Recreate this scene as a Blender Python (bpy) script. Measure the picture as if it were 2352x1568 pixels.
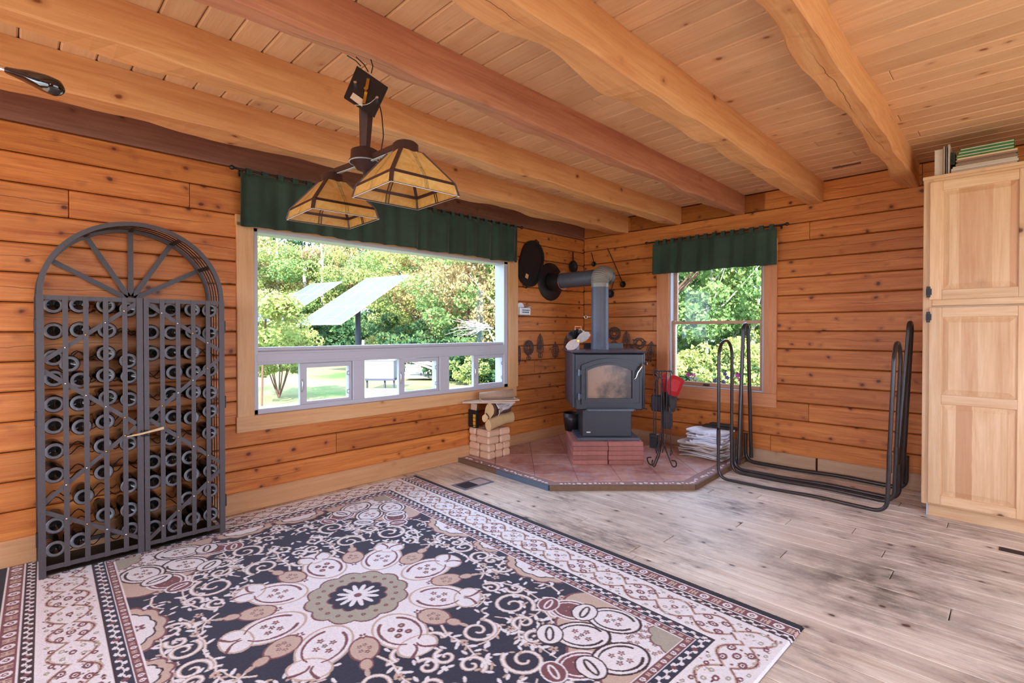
import bpy, math, random
import numpy as np
from mathutils import Vector, Matrix, Euler

random.seed(7); RNG = np.random.default_rng(7)
S = bpy.context.scene; COL = S.collection
for _o in list(bpy.data.objects): bpy.data.objects.remove(_o)

# ------------------------------------------------------------------ camera
CX, CY, CZ = 3.594, -4.792, 1.20
F = 1155.0; PITCH = math.radians(0.6)
cam_d = bpy.data.cameras.new('camera'); cam = bpy.data.objects.new('camera', cam_d); COL.objects.link(cam)
cam.location = (CX, CY, CZ); cam.rotation_euler = (math.pi/2 - PITCH, 0, math.radians(45))
cam_d.sensor_width = 36; cam_d.lens = 36*F/2352; cam_d.shift_y = -13.4/2352; cam_d.clip_start = .02; cam_d.clip_end = 300
S.camera = cam
# ------------------------------------------------------------------ world, sun, added fill lights, exposure
W = bpy.data.worlds.new('sky'); S.world = W; W.use_nodes = True
_bg = W.node_tree.nodes['Background']; _bg.inputs[0].default_value = (0.55, 0.72, 1.0, 1); _bg.inputs[1].default_value = 6.5
sd = bpy.data.lights.new('sun', 'SUN'); sun = bpy.data.objects.new('sun', sd); COL.objects.link(sun)
sd.energy = 15.0; sd.angle = math.radians(.6); sd.color = (1, .94, .82)
sun.rotation_euler = Vector((-.50, .62, -.60)).to_track_quat('-Z', 'Y').to_euler()
def area(name, loc, to, sx, sy, e, col):
    l = bpy.data.lights.new(name, 'AREA'); l.shape = 'RECTANGLE'; l.size = sx; l.size_y = sy; l.energy = e; l.color = col
    o = bpy.data.objects.new(name, l); COL.objects.link(o); o.location = loc
    o.rotation_euler = (Vector(to)-Vector(loc)).to_track_quat('-Z', 'Y').to_euler(); return o
area('fill_light_rear', (2.6, -7.93, 1.35), (2.6, 0, 1.35), 3.4, 1.5, 50, (.88, .95, 1))  # fill light added behind the camera, at an invented opening in the unseen wall
area('fill_light_side', (6.43, -3.6, 1.4), (0, -3.6, 1.4), 3.6, 1.5, 38, (.90, .96, 1))  # second added fill, at an invented opening in the unseen right wall
area('fill_light_ceiling', (4.6, -6.6, 2.2), (4.4, -6.0, 0), .5, .5, 20, (1, .82, .62))  # small warm fill added out of view, no lamp modelled there
S.view_settings.view_transform = 'Standard'; S.view_settings.look = 'None'
S.view_settings.gamma = 1; S.view_settings.exposure = 0.4
try: S.view_settings.use_curve_mapping = False
except Exception: pass
S.cycles.use_denoising = True; S.cycles.max_bounces = 7; S.cycles.diffuse_bounces = 4; S.cycles.glossy_bounces = 3
S.cycles.transparent_max_bounces = 12; S.cycles.caustics_reflective = False; S.cycles.caustics_refractive = False
S.cycles.sample_clamp_indirect = 6; S.cycles.use_adaptive_sampling = True; S.cycles.adaptive_threshold = .02

# ------------------------------------------------------------------ survey helpers: where a sight line meets a real plane
_d0 = np.array([-.70710678, .70710678, 0]); _r = np.array([.70710678, .70710678, 0]); _z = np.array([0, 0, 1.])
_d = _d0*math.cos(PITCH)-_z*math.sin(PITCH); _u = _z*math.cos(PITCH)+_d0*math.sin(PITCH); _C = np.array([CX, CY, CZ])
def ray(px, py): return _d+(px-1176)/F*_r+(784-13.4-py)/F*_u
def onX(px, py, X=0.): v = ray(px, py); return _C+v*(X-CX)/v[0]
def onY(px, py, Y=0.): v = ray(px, py); return _C+v*(Y-CY)/v[1]
def onZ(px, py, Z=0.): v = ray(px, py); return _C+v*(Z-CZ)/v[2]
def atD(px, py, D): return _C+ray(px, py)*D
def pos(a, D, z): p = np.array([CX, CY, 0])+a*_r+D*_d0; return Vector((p[0], p[1], z))

# ------------------------------------------------------------------ materials
def srgb(r, g, b):
    return tuple(((c/255)/12.92 if c <= 10 else ((c/255+.055)/1.055)**2.4) for c in (r, g, b))+(1,)
class NT:
    def __init__(s, name):
        s.m = bpy.data.materials.new(name); s.m.use_nodes = True; s.t = s.m.node_tree; s.t.nodes.clear()
        s.out = s.t.nodes.new('ShaderNodeOutputMaterial')
    def n(s, typ, ins=None, **kw):
        nd = s.t.nodes.new('ShaderNode'+typ)
        for k, v in kw.items(): setattr(nd, k, v)
        for k, v in (ins or {}).items():
            sock = nd.inputs[k]
            if isinstance(v, bpy.types.NodeSocket): s.t.links.new(v, sock)
            else: sock.default_value = v
        return nd
    def math(s, op, a, b=0., c=0.):
        return s.n('Math', {0: a, 1: b, 2: c}, operation=op).outputs[0]
    def mix(s, f, a, b, blend='MIX'):
        nd = s.n('Mix', None, data_type='RGBA', blend_type=blend)
        for k, v in ((0, f), (6, a), (7, b)):
            if isinstance(v, bpy.types.NodeSocket): s.t.links.new(v, nd.inputs[k])
            else: nd.inputs[k].default_value = v
        return nd.outputs[2]
    def ramp(s, f, lo, hi):
        return s.n('MapRange', {0: f, 1: lo, 2: hi, 3: 0., 4: 1.}).outputs[0]
    def noise(s, vec, scale, detail=3, rough=.55, dist=0.):
        return s.n('TexNoise', {'Vector': vec, 'Scale': scale, 'Detail': detail, 'Roughness': rough, 'Distortion': dist}).outputs[0]
    def end(s, sh): s.t.links.new(sh, s.out.inputs[0]); return s.m
def simple(name, col, rough=.5, metal=0., bump=0., bscale=40, spec=.5, var=0., coat=0., rv=0.):
    T = NT(name); tc = T.n('TexCoord').outputs['Object']
    c = col
    nz = T.noise(tc, bscale, 4)
    dark = tuple(x*(1-var) for x in col[:3])+(1,); lite = tuple(min(1, x*(1+var)) for x in col[:3])+(1,)
    c = T.mix(nz, dark, lite) if var else col
    if rv:
        tn = T.math('ADD', 1-rv/2, T.math('MULTIPLY', T.n('ObjectInfo').outputs['Random'], rv)); c = T.mix(1., c, T.n('CombineXYZ', {0: tn, 1: tn, 2: tn}).outputs[0], 'MULTIPLY')
    ins = {'Base Color': c, 'Roughness': rough, 'Metallic': metal, 'Specular IOR Level': spec, 'Coat Weight': coat}
    if bump:
        ins['Normal'] = T.n('Bump', {'Strength': bump, 'Distance': .004, 'Height': nz}).outputs[0]
    return T.end(T.n('BsdfPrincipled', ins).outputs[0])
def wood(name, light, dark, knot, rough=.45, knots=9., kr=.11, check=False, stain=None, spec=.4, tone=.22, gsc=1., bump=.25, seam=False, strips=None):
    T = NT(name); tc = T.n('TexCoord').outputs['Object']; rnd = T.n('ObjectInfo').outputs['Random']
    off = T.n('CombineXYZ', {0: T.math('MULTIPLY', rnd, 53.), 1: T.math('MULTIPLY', rnd, 31.), 2: T.math('MULTIPLY', rnd, 17.)}).outputs[0]
    v = T.n('VectorMath', {0: tc, 1: off}, operation='ADD').outputs[0]
    g1 = T.n('Mapping', {'Vector': v, 'Scale': (1.3*gsc, 16*gsc, 16*gsc)}).outputs[0]
    g2 = T.n('Mapping', {'Vector': v, 'Scale': (5*gsc, 110*gsc, 110*gsc)}).outputs[0]
    n1 = T.noise(g1, 1., 4, .6, 1.2); n2 = T.noise(g2, 1., 2, .6)
    f = T.math('ADD', T.math('MULTIPLY', T.ramp(n1, .32, .68), .65), T.math('MULTIPLY', T.ramp(n2, .3, .7), .35))
    col = T.mix(f, light, dark)
    # board to board tone
    tn = T.math('ADD', 1-tone/2, T.math('MULTIPLY', T.n('TexWhiteNoise', {'W': T.math('MULTIPLY', rnd, 91.7)}, noise_dimensions='1D').outputs[0], tone))
    col = T.mix(1., col, T.n('CombineXYZ', {0: tn, 1: tn, 2: tn}).outputs[0], 'MULTIPLY')
    if strips:
        yy_ = T.math('ADD', T.n('SeparateXYZ', {0: v}).outputs[1], T.math('MULTIPLY', n1, .02))
        wn_ = T.n('TexWhiteNoise', {'W': T.math('FLOOR', T.math('DIVIDE', yy_, .075))}, noise_dimensions='1D').outputs[0]
        col = T.mix(T.math('MULTIPLY', T.ramp(wn_, .45, .75), .6), col, strips)
    if knots:
        vd = T.n('VectorMath', {0: T.n('VectorMath', {0: T.n('TexNoise', {'Vector': v, 'Scale': 14.}).outputs[1], 1: (.5, .5, .5)}, operation='SUBTRACT').outputs[0], 1: (.03, .03, .03), 2: v}, operation='MULTIPLY_ADD').outputs[0]
        vk = T.n('Mapping', {'Vector': vd, 'Scale': (.75, 1, 1)}).outputs[0]
        kd = T.n('TexVoronoi', {'Vector': vk, 'Scale': knots, 'Randomness': 1.}).outputs['Distance']
        halo = T.ramp(kd, kr*2.1, kr*.8); core = T.ramp(kd, kr, kr*.55)
        hc = tuple((a+b)/2 for a, b in zip(dark, knot))
        col = T.mix(T.math('MULTIPLY', halo, .55), col, hc)
        col = T.mix(core, col, knot)
    if stain:
        sn = T.noise(T.n('Mapping', {'Vector': T.n('NewGeometry').outputs['Position'], 'Scale': (1.0, 1.6, 1)}).outputs[0], 1.7, 6, .7)
        sn2 = T.noise(T.n('Mapping', {'Vector': v, 'Scale': (9, 30, 9)}).outputs[0], 1., 4, .7)
        col = T.mix(T.math('MULTIPLY', T.ramp(sn, .44, .66), T.ramp(sn2, .32, .68)), col, stain)
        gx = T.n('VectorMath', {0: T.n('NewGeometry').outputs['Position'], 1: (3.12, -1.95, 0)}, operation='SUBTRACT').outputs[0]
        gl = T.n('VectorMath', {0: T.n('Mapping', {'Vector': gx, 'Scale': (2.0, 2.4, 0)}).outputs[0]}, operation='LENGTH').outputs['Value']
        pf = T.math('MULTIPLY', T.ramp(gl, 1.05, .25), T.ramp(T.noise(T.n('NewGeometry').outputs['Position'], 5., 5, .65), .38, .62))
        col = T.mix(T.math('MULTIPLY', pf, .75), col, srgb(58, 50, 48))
    if check:
        xs = T.n('SeparateXYZ', {0: tc}).outputs; xo = T.n('SeparateXYZ', {0: v}).outputs
        xv = T.n('CombineXYZ', {0: xo[0], 1: T.math('MULTIPLY', rnd, 77.), 2: 0.}).outputs[0]
        w1 = T.noise(xv, 1.6, 5, .6)
        yy = T.math('SUBTRACT', xs[1], T.math('MULTIPLY', T.math('SUBTRACT', w1, .5), .11))
        line = T.ramp(T.math('ABSOLUTE', yy), .0022, .0004)
        m = T.ramp(T.noise(T.n('Mapping', {'Vector': xv, 'Location': (9, 4, 1)}).outputs[0], .9, 2), .5, .56)
        line = T.math('MULTIPLY', line, m)
        col = T.mix(T.math('MULTIPLY', line, .85), col, tuple(c*.12 for c in knot[:3])+(1,))
    ins = {'Base Color': col, 'Roughness': T.math('ADD', rough-.08, T.math('MULTIPLY', n1, .2)), 'Specular IOR Level': spec}
    if bump: ins['Normal'] = T.n('Bump', {'Strength': bump, 'Distance': .003, 'Height': f}).outputs[0]
    return T.end(T.n('BsdfPrincipled', ins).outputs[0])

M = {}
M['log'] = wood('varnished_log', srgb(222, 140, 70), srgb(174, 90, 40), srgb(98, 48, 22), .42, 10, .14, check=True, tone=.3, spec=.3)
M['plate'] = wood('dark_stained_log', srgb(150, 100, 82), srgb(116, 70, 54), srgb(70, 34, 24), .5, 6, .09)
M['beam'] = wood('hewn_beam', srgb(224, 166, 112), srgb(200, 132, 82), srgb(128, 66, 34), .55, 6.5, .095, tone=.12, check=True, spec=.35)
M['ceil'] = wood('ceiling_pine', srgb(228, 182, 138), srgb(212, 160, 116), srgb(150, 84, 46), .5, 7, .09, tone=.2, spec=.35)
M['floor'] = wood('worn_floor_pine', srgb(252, 242, 228), srgb(206, 186, 166), srgb(92, 68, 58), .42, 8, .11, stain=srgb(92, 76, 72), tone=.16, spec=.5)
M['casing'] = wood('pine_casing', srgb(228, 178, 126), srgb(210, 152, 98), srgb(150, 84, 46), .45, 3, .04, tone=.1)
M['skirt'] = wood('pale_skirting', srgb(216, 164, 116), srgb(194, 138, 92), srgb(150, 90, 50), .5, 4.5, .07, tone=.1)
M['cab'] = wood('cabinet_pine', srgb(232, 196, 156), srgb(208, 160, 116), srgb(104, 60, 38), .4, 4.5, .075, tone=.18, spec=.3)
M['cabpanel'] = wood('cabinet_panel_pine', srgb(232, 196, 156), srgb(208, 160, 116), srgb(90, 48, 30), .4, 3.4, .075, tone=.05, spec=.3, strips=srgb(186, 124, 84))
M['casing2'] = wood('reddish_pine_casing', srgb(216, 148, 102), srgb(190, 118, 76), srgb(130, 70, 44), .5, 4, .06, tone=.1, spec=.3)
M['skirt2'] = wood('greyed_skirting', srgb(204, 166, 132), srgb(180, 140, 108), srgb(130, 84, 60), .5, 4, .06, tone=.1, spec=.3)
M['win2'] = wood('window_wood', srgb(196, 150, 120), srgb(176, 128, 98), srgb(110, 66, 40), .4, 3, .03, tone=.06)
M['gap'] = simple('joint_backing_wood', srgb(92, 44, 20), .8, var=.2)  # dark brown backing that shows through the gaps between boards
M['iron'] = simple('black_iron', srgb(52, 46, 48), .42, .6, .3, 60, var=.2)
M['rackiron'] = simple('grey_painted_iron', srgb(80, 72, 73), .5, .3, .25, 90, var=.12)
M['wire'] = simple('dark_wire', srgb(40, 32, 30), .4, .6)
M['tube'] = simple('black_tube_steel', srgb(68, 62, 62), .28, .5, .1, 30, var=.25)
M['stove'] = simple('stove_grey_paint', srgb(48, 47, 53), .4, .15, .1, 160, var=.08, spec=.5)
M['stoveplate'] = simple('stove_plate', srgb(84, 88, 100), .3, .3, spec=.8)
M['pipe'] = simple('stove_pipe', srgb(88, 88, 98), .5, .2)
M['elbow'] = simple('heat_tinted_elbow', srgb(140, 132, 122), .48, .25)
M['chrome'] = simple('bright_metal', srgb(215, 212, 210), .22, 1.)
M['brass'] = simple('brass', srgb(200, 160, 80), .3, 1., var=.2)
M['bronze'] = simple('bronze_paint', srgb(70, 48, 44), .4, .35, .1, 60, var=.15)
M['blackplastic'] = simple('black_handle', srgb(18, 14, 14), .12, 0, coat=.5)
M['vinyl'] = simple('white_vinyl', srgb(192, 188, 194), .35, var=.02)
M['velvet'] = None
M['brick'] = simple('red_paver_brick', srgb(156, 98, 88), .8, 0, .5, 14, var=.35, rv=.35)
M['sog'] = simple('pale_sawdust', srgb(224, 180, 148), .8, 0, .6, 160, var=.14, rv=.12)
M['bark'] = simple('rough_bark', srgb(104, 72, 58), .9, 0, .9, 30, var=.45)
M['birch'] = simple('birch_bark', srgb(226, 216, 214), .7, 0, .6, 24, var=.25)
M['endgrain'] = simple('split_wood', srgb(216, 178, 128), .8, 0, .5, 50, var=.2)
M['paper'] = simple('old_newsprint', srgb(190, 176, 170), .8, 0, .3, 20, var=.2, rv=.3)
M['paperw'] = simple('white_paper', srgb(226, 226, 236), .6, 0, .2, 20, var=.1, rv=.15)
M['kraft'] = simple('brown_kraft_paper', srgb(172, 138, 114), .7, 0, .3, 30, var=.16, rv=.15)
M['cardboard'] = simple('cardboard', srgb(206, 176, 150), .75, 0, .1, 30, var=.05)
M['red'] = simple('red_leather', srgb(190, 24, 30), .6, 0, .3, 120, var=.15)
M['charcoal'] = simple('charcoal_leather', srgb(52, 44, 44), .7, 0, .3, 120, var=.15)
M['bristle'] = simple('black_bristle', srgb(20, 18, 20), .8, 0, .8, 200, var=.3)
M['greenpaper'] = simple('green_magazine', srgb(60, 120, 60), .5, var=.35, bscale=25)
M['book'] = simple('book_cover', srgb(150, 120, 110), .5, var=.2)
M['pages'] = simple('page_edges', srgb(214, 196, 176), .8, 0, .5, 200, var=.12)
M['darkpages'] = simple('brown_page_edges', srgb(150, 116, 92), .8, 0, .5, 200, var=.15)
M['tin'] = simple('old_tin', srgb(206, 198, 194), .4, .5, .3, 60, var=.25)
M['copper'] = simple('orange_sticker', srgb(226, 160, 120), .6)
M['yellow'] = simple('yellow_print', srgb(214, 160, 30), .6)
M['trivet'] = simple('cast_iron_trivet', srgb(84, 70, 70), .5, .4, .4, 120, var=.25)
M['bottle'] = simple('dark_bottle_glass', srgb(20, 20, 20), .14, 0, spec=.45)
M['bottlerim'] = simple('bottle_ring_highlight', srgb(120, 116, 120), .22, 0, .8, 160, var=.3, spec=.7)  # pale grey paints in the ring of highlights on each bottle base
M['label'] = simple('paper_label', srgb(170, 130, 70), .7, var=.2)
M['grout'] = simple('hearth_grout', srgb(160, 128, 124), .9)
M['pebble'] = simple('white_pebble', srgb(226, 214, 214), .7, var=.1)
M['hedge'] = simple('hearth_edging', srgb(112, 84, 62), .7, 0, .3, 30, var=.25)
M['hedgeblue'] = simple('blue_grey_edging', srgb(88, 100, 116), .6, var=.1)
M['white'] = simple('white_paint', srgb(176, 178, 184), .5)
M['rim'] = simple('white_rim', srgb(230, 228, 224), .5)
M['boxgrey'] = simple('grey_enamel', srgb(118, 120, 132), .5)
M['darkpost'] = simple('dark_post', srgb(50, 52, 66), .6)
M['stone'] = simple('weathered_timber', srgb(170, 160, 150), .9, 0, .5, 8, var=.3)
M['wax'] = simple('pale_twig', srgb(206, 176, 136), .6)

def mk_tile():
    T = NT('terracotta_tile'); tc = T.n('TexCoord').outputs['Object']; P = T.n('NewGeometry').outputs['Position']
    a = T.noise(P, 4.5, 5, .65); b = T.noise(P, 14., 4, .6)
    c = T.mix(T.ramp(a, .35, .65), srgb(166, 104, 92), srgb(218, 170, 148)); c = T.mix(T.math('MULTIPLY', T.ramp(b, .45, .7), .6), c, srgb(214, 198, 208))
    return T.end(T.n('BsdfPrincipled', {'Base Color': c, 'Roughness': .28, 'Specular IOR Level': .9, 'Normal': T.n('Bump', {'Strength': .2, 'Distance': .004, 'Height': a}).outputs[0]}).outputs[0])
M['tile'] = mk_tile()
def mk_velvet():
    T = NT('green_velvet'); P = T.n('NewGeometry').outputs['Position']
    n = T.noise(P, 3.5, 4, .6); m = T.noise(P, 260., 2)
    c = T.mix(T.ramp(n, .3, .7), srgb(44, 51, 43), srgb(62, 71, 60)); c = T.mix(T.math('MULTIPLY', m, .3), c, srgb(70, 104, 84))
    return T.end(T.n('BsdfPrincipled', {'Base Color': c, 'Roughness': .9, 'Sheen Weight': .35, 'Sheen Roughness': .4, 'Specular IOR Level': .1}).outputs[0])
M['velvet'] = mk_velvet()
def mk_glass(name='window_glass', tint=(.97, .98, 1, 1), refl=.05):
    T = NT(name); fr = T.math('ADD', .012, T.math('MULTIPLY', T.math('POWER', T.n('LayerWeight', {0: .5}).outputs['Facing'], 5.), .5))
    t = T.n('BsdfTransparent', {0: tint}).outputs[0]; g = T.n('BsdfGlossy', {0: (1, 1, 1, 1), 'Roughness': .02}).outputs[0]
    mx = T.n('MixShader'); T.t.links.new(fr, mx.inputs[0]); T.t.links.new(t, mx.inputs[1]); T.t.links.new(g, mx.inputs[2])
    return T.end(mx.outputs[0])
M['glass'] = mk_glass()
def mk_amber():
    T = NT('amber_art_glass'); v = T.n('TexCoord').outputs['Object']; rnd = T.n('ObjectInfo').outputs['Random']
    n = T.noise(T.n('Mapping', {'Vector': v, 'Scale': (9, 9, 9)}).outputs[0], 1.5, 3, .5, 2.5)
    c = T.mix(T.ramp(n, .3, .7), srgb(246, 216, 142), srgb(234, 184, 98))
    b = T.n('BsdfPrincipled', {'Base Color': c, 'Roughness': .25, 'Specular IOR Level': .6}).outputs[0]
    tr = T.n('BsdfTranslucent', {0: c}).outputs[0]
    mx = T.n('MixShader', {0: .45, 1: b, 2: tr}); return T.end(mx.outputs[0])
M['amber'] = mk_amber()
def mk_soot():
    T = NT('sooty_stove_glass'); v = T.n('TexCoord').outputs['Object']
    n = T.noise(v, 5., 5, .6); xs = T.n('SeparateXYZ', {0: v}).outputs
    k = T.math('ADD', n, T.math('MULTIPLY', xs[0], .9))
    c = T.mix(T.ramp(k, .42, .66), srgb(150, 116, 92), srgb(52, 34, 32))
    return T.end(T.n('BsdfPrincipled', {'Base Color': c, 'Roughness': .25, 'Specular IOR Level': .6}).outputs[0])
M['soot'] = mk_soot()
def mk_panel():
    T = NT('solar_cells'); v = T.n('TexCoord').outputs['Object']; s = T.n('SeparateXYZ', {0: v}).outputs
    def ln(c, per): return T.math('LESS_THAN', T.math('FRACT', T.math('DIVIDE', T.math('ADD', c, 50.), per)), .07)
    l = T.math('MAXIMUM', ln(s[0], .155), ln(s[1], .155))
    c = T.mix(l, srgb(54, 58, 92), srgb(118, 122, 146))
    return T.end(T.n('BsdfPrincipled', {'Base Color': c, 'Roughness': .55, 'Specular IOR Level': .5}).outputs[0])
M['solar'] = mk_panel()
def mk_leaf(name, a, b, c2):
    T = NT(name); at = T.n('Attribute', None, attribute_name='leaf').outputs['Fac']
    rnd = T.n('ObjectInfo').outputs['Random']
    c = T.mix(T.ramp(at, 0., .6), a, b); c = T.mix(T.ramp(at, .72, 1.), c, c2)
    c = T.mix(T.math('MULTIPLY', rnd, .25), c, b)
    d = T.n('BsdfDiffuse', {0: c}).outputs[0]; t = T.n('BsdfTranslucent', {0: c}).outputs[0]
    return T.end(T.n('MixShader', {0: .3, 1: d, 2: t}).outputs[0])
M['leafg'] = mk_leaf('green_leaves', srgb(66, 100, 58), srgb(118, 148, 88), srgb(166, 168, 104))
M['leafy'] = mk_leaf('yellow_green_leaves', srgb(98, 124, 70), srgb(150, 164, 96), srgb(176, 152, 98))
M['leafo'] = mk_leaf('autumn_leaves', srgb(112, 126, 80), srgb(168, 148, 104), srgb(172, 124, 92))
M['leafd'] = mk_leaf('dark_leaves', srgb(38, 66, 46), srgb(70, 102, 68), srgb(108, 130, 80))
def mk_grass():
    T = NT('meadow_grass'); P = T.n('NewGeometry').outputs['Position']
    a = T.noise(P, .22, 4, .6); b = T.noise(P, 9., 5, .7)
    c = T.mix(T.ramp(a, .42, .6), srgb(94, 120, 70), srgb(140, 132, 98)); c = T.mix(T.math('MULTIPLY', T.ramp(b, .35, .7), .45), c, srgb(72, 98, 58))
    return T.end(T.n('BsdfPrincipled', {'Base Color': c, 'Roughness': .95, 'Specular IOR Level': .05, 'Normal': T.n('Bump', {'Strength': .8, 'Distance': .06, 'Height': b}).outputs[0]}).outputs[0])
M['grass'] = mk_grass()

# ------------------------------------------------------------------ mesh building
def tag(o, label=None, cat=None, group=None, kind=None):
    if label: o['label'] = label
    if cat: o['category'] = cat
    if group: o['group'] = group
    if kind: o['kind'] = kind
    return o
def link(name, me, mat=None, parent=None, M4=None):
    o = bpy.data.objects.new(name, me); COL.objects.link(o)
    if M4 is not None: o.matrix_world = M4
    if parent is not None: o.parent = parent; o.matrix_parent_inverse = Matrix.Identity(4); o.matrix_basis = PW(parent).inverted() @ (M4 if M4 is not None else Matrix.Identity(4))
    if mat and not me.materials: me.materials.append(mat)
    return o
_pw = {}
def PW(o):
    m = o.matrix_basis.copy()
    while o.parent is not None: o = o.parent; m = o.matrix_basis @ m
    return m
def empty(name, loc=(0, 0, 0), label=None, cat=None, group=None, kind=None, M4=None):
    o = bpy.data.objects.new(name, None); COL.objects.link(o); o.empty_display_size = .05
    if M4 is not None: o.matrix_world = M4
    else: o.location = loc
    return tag(o, label, cat, group, kind)
def frame(org, x, y):
    x = Vector(x).normalized(); y = Vector(y); z = x.cross(y).normalized(); y = z.cross(x).normalized()
    m = Matrix((x, y, z)).transposed().to_4x4(); m.translation = Vector(org); return m
class MB:
    def __init__(s): s.v = []; s.f = []; s.sm = []
    def add(s, v, f, smooth=False):
        k = len(s.v); s.v += [tuple(p) for p in v]; s.f += [tuple(i+k for i in q) for q in f]; s.sm += [smooth]*len(f); return s
    def box(s, a, b, ch=0.):
        (x0, y0, z0), (x1, y1, z1) = [min(p, q) for p, q in zip(a, b)], [max(p, q) for p, q in zip(a, b)]
        if not ch:
            v = [(x, y, z) for x in (x0, x1) for y in (y0, y1) for z in (z0, z1)]
            return s.add(v, [(0, 1, 3, 2), (4, 6, 7, 5), (0, 4, 5, 1), (2, 3, 7, 6), (0, 2, 6, 4), (1, 5, 7, 3)])
        ch = min(ch, (x1-x0)*.49, (y1-y0)*.49, (z1-z0)*.49)
        def ring(z, i): return [(x0+i, y0+ch+0*i, z), (x0+i, y1-ch, z), (x0+ch, y1-i, z), (x1-ch, y1-i, z), (x1-i, y1-ch, z), (x1-i, y0+ch, z), (x1-ch, y0+i, z), (x0+ch, y0+i, z)]
        R = [ring(z0, ch), ring(z0+ch, 0), ring(z1-ch, 0), ring(z1, ch)]
        # collapse the corner octagon of the caps into a rounded outline
        v = [p for r in R for p in r]; f = []
        for k in range(3):
            for i in range(8): j = (i+1) % 8; f.append((k*8+i, (k+1)*8+i, (k+1)*8+j, k*8+j))
        f.append(tuple(range(8))); f.append(tuple(24+i for i in range(7, -1, -1)))
        return s.add(v, f)
    def tube(s, pts, r, n=8, cap=True, closed=False, radii=None, smooth=True):
        P = [Vector(p) for p in pts]; m = len(P); k0 = len(s.v); up = None; vs = []
        for i, p in enumerate(P):
            if closed: t = (P[(i+1) % m]-P[i-1])
            else: t = P[min(i+1, m-1)]-P[max(i-1, 0)]
            if t.length < 1e-9: t = Vector((0, 0, 1))
            t.normalize()
            if up is None: up = t.orthogonal().normalized()
            up = (up-t*up.dot(t)); up = up.normalized() if up.length > 1e-6 else t.orthogonal().normalized()
            w = t.cross(up); rr = radii[i] if radii else r
            vs += [p+(up*math.cos(2*math.pi*j/n)+w*math.sin(2*math.pi*j/n))*rr for j in range(n)]
        fs = []
        for i in range(m if closed else m-1):
            for j in range(n):
                a = i*n+j; b = i*n+(j+1) % n; c = ((i+1) % m)*n+(j+1) % n; d = ((i+1) % m)*n+j; fs.append((a, b, c, d))
        s.add(vs, fs, smooth)
        if cap and not closed:
            s.add(vs[:n], [tuple(range(n-1, -1, -1))]); s.add(vs[-n:], [tuple(range(n))])
        return s
    def lathe(s, prof, n=24, M4=None, smooth=True):
        vs = []; fs = []; m = len(prof)
        for i in range(n):
            a = 2*math.pi*i/n
            for r, z in prof: vs.append(Vector((r*math.cos(a), r*math.sin(a), z)))
        for i in range(n):
            j = (i+1) % n
            for k in range(m-1): fs.append((i*m+k, j*m+k, j*m+k+1, i*m+k+1))
        if M4 is not None: vs = [M4 @ v for v in vs]
        return s.add(vs, fs, smooth)
    def prism(s, poly, h, M4=None, smooth=False):
        n = len(poly); v = [Vector((p[0], p[1], 0)) for p in poly]+[Vector((p[0], p[1], h)) for p in poly]
        if M4 is not None: v = [M4 @ q for q in v]
        f = [tuple(range(n-1, -1, -1)), tuple(range(n, 2*n))]+[(i, (i+1) % n, n+(i+1) % n, n+i) for i in range(n)]
        return s.add(v, f, smooth)
    def bar(s, a, b, w, t, up=(0, 0, 1)):
        a = Vector(a); b = Vector(b); x = (b-a); L = x.length; m = frame(a, x, Vector(up).cross(x) if Vector(up).cross(x).length > 1e-6 else Vector((1, 0, 0)))
        v = [m @ Vector((X, Y, Z)) for X in (0, L) for Y in (-w/2, w/2) for Z in (-t/2, t/2)]
        return s.add(v, [(0, 1, 3, 2), (4, 6, 7, 5), (0, 4, 5, 1), (2, 3, 7, 6), (0, 2, 6, 4), (1, 5, 7, 3)])
    def mesh(s, name, M4=None):
        me = bpy.data.meshes.new(name); v = s.v
        if M4 is not None: v = [tuple(M4 @ Vector(p)) for p in v]
        me.from_pydata(v, [], s.f); me.polygons.foreach_set('use_smooth', s.sm); me.update(); return me
    def build(s, name, mat, parent=None, M4=None, recal=True):
        """verts given in world space unless M4 (then local to M4)"""
        if M4 is None:
            c = np.array(s.v).reshape(-1, 3); M4 = Matrix.Translation(Vector(((c.min(0)+c.max(0))/2).tolist())); me = s.mesh(name, M4.inverted())
        else: me = s.mesh(name)
        if recal:
            import bmesh
            bm = bmesh.new(); bm.from_mesh(me); bmesh.ops.recalc_face_normals(bm, faces=bm.faces); bm.to_mesh(me); bm.free()
        return link(name, me, mat, parent, M4)
def arc(c, r, a0, a1, n, ex=(1, 0, 0), ey=(0, 1, 0)):
    c = Vector(c); ex = Vector(ex); ey = Vector(ey)
    return [c+ex*r*math.cos(a0+(a1-a0)*i/n)+ey*r*math.sin(a0+(a1-a0)*i/n) for i in range(n+1)]
def fillet(pts, r, n=6, closed=False):
    P = [Vector(p) for p in pts]; out = []
    m = len(P)
    for i, p in enumerate(P):
        if not closed and i in (0, m-1): out.append(p); continue
        a = P[i-1]-p; b = P[(i+1) % m]-p; rr = min(r, a.length*.48, b.length*.48); a = p+a.normalized()*rr; b = p+b.normalized()*rr
        for k in range(n+1):
            t = k/n; out.append(a*(1-t)**2+p*2*t*(1-t)+b*t*t)
    return out
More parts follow.
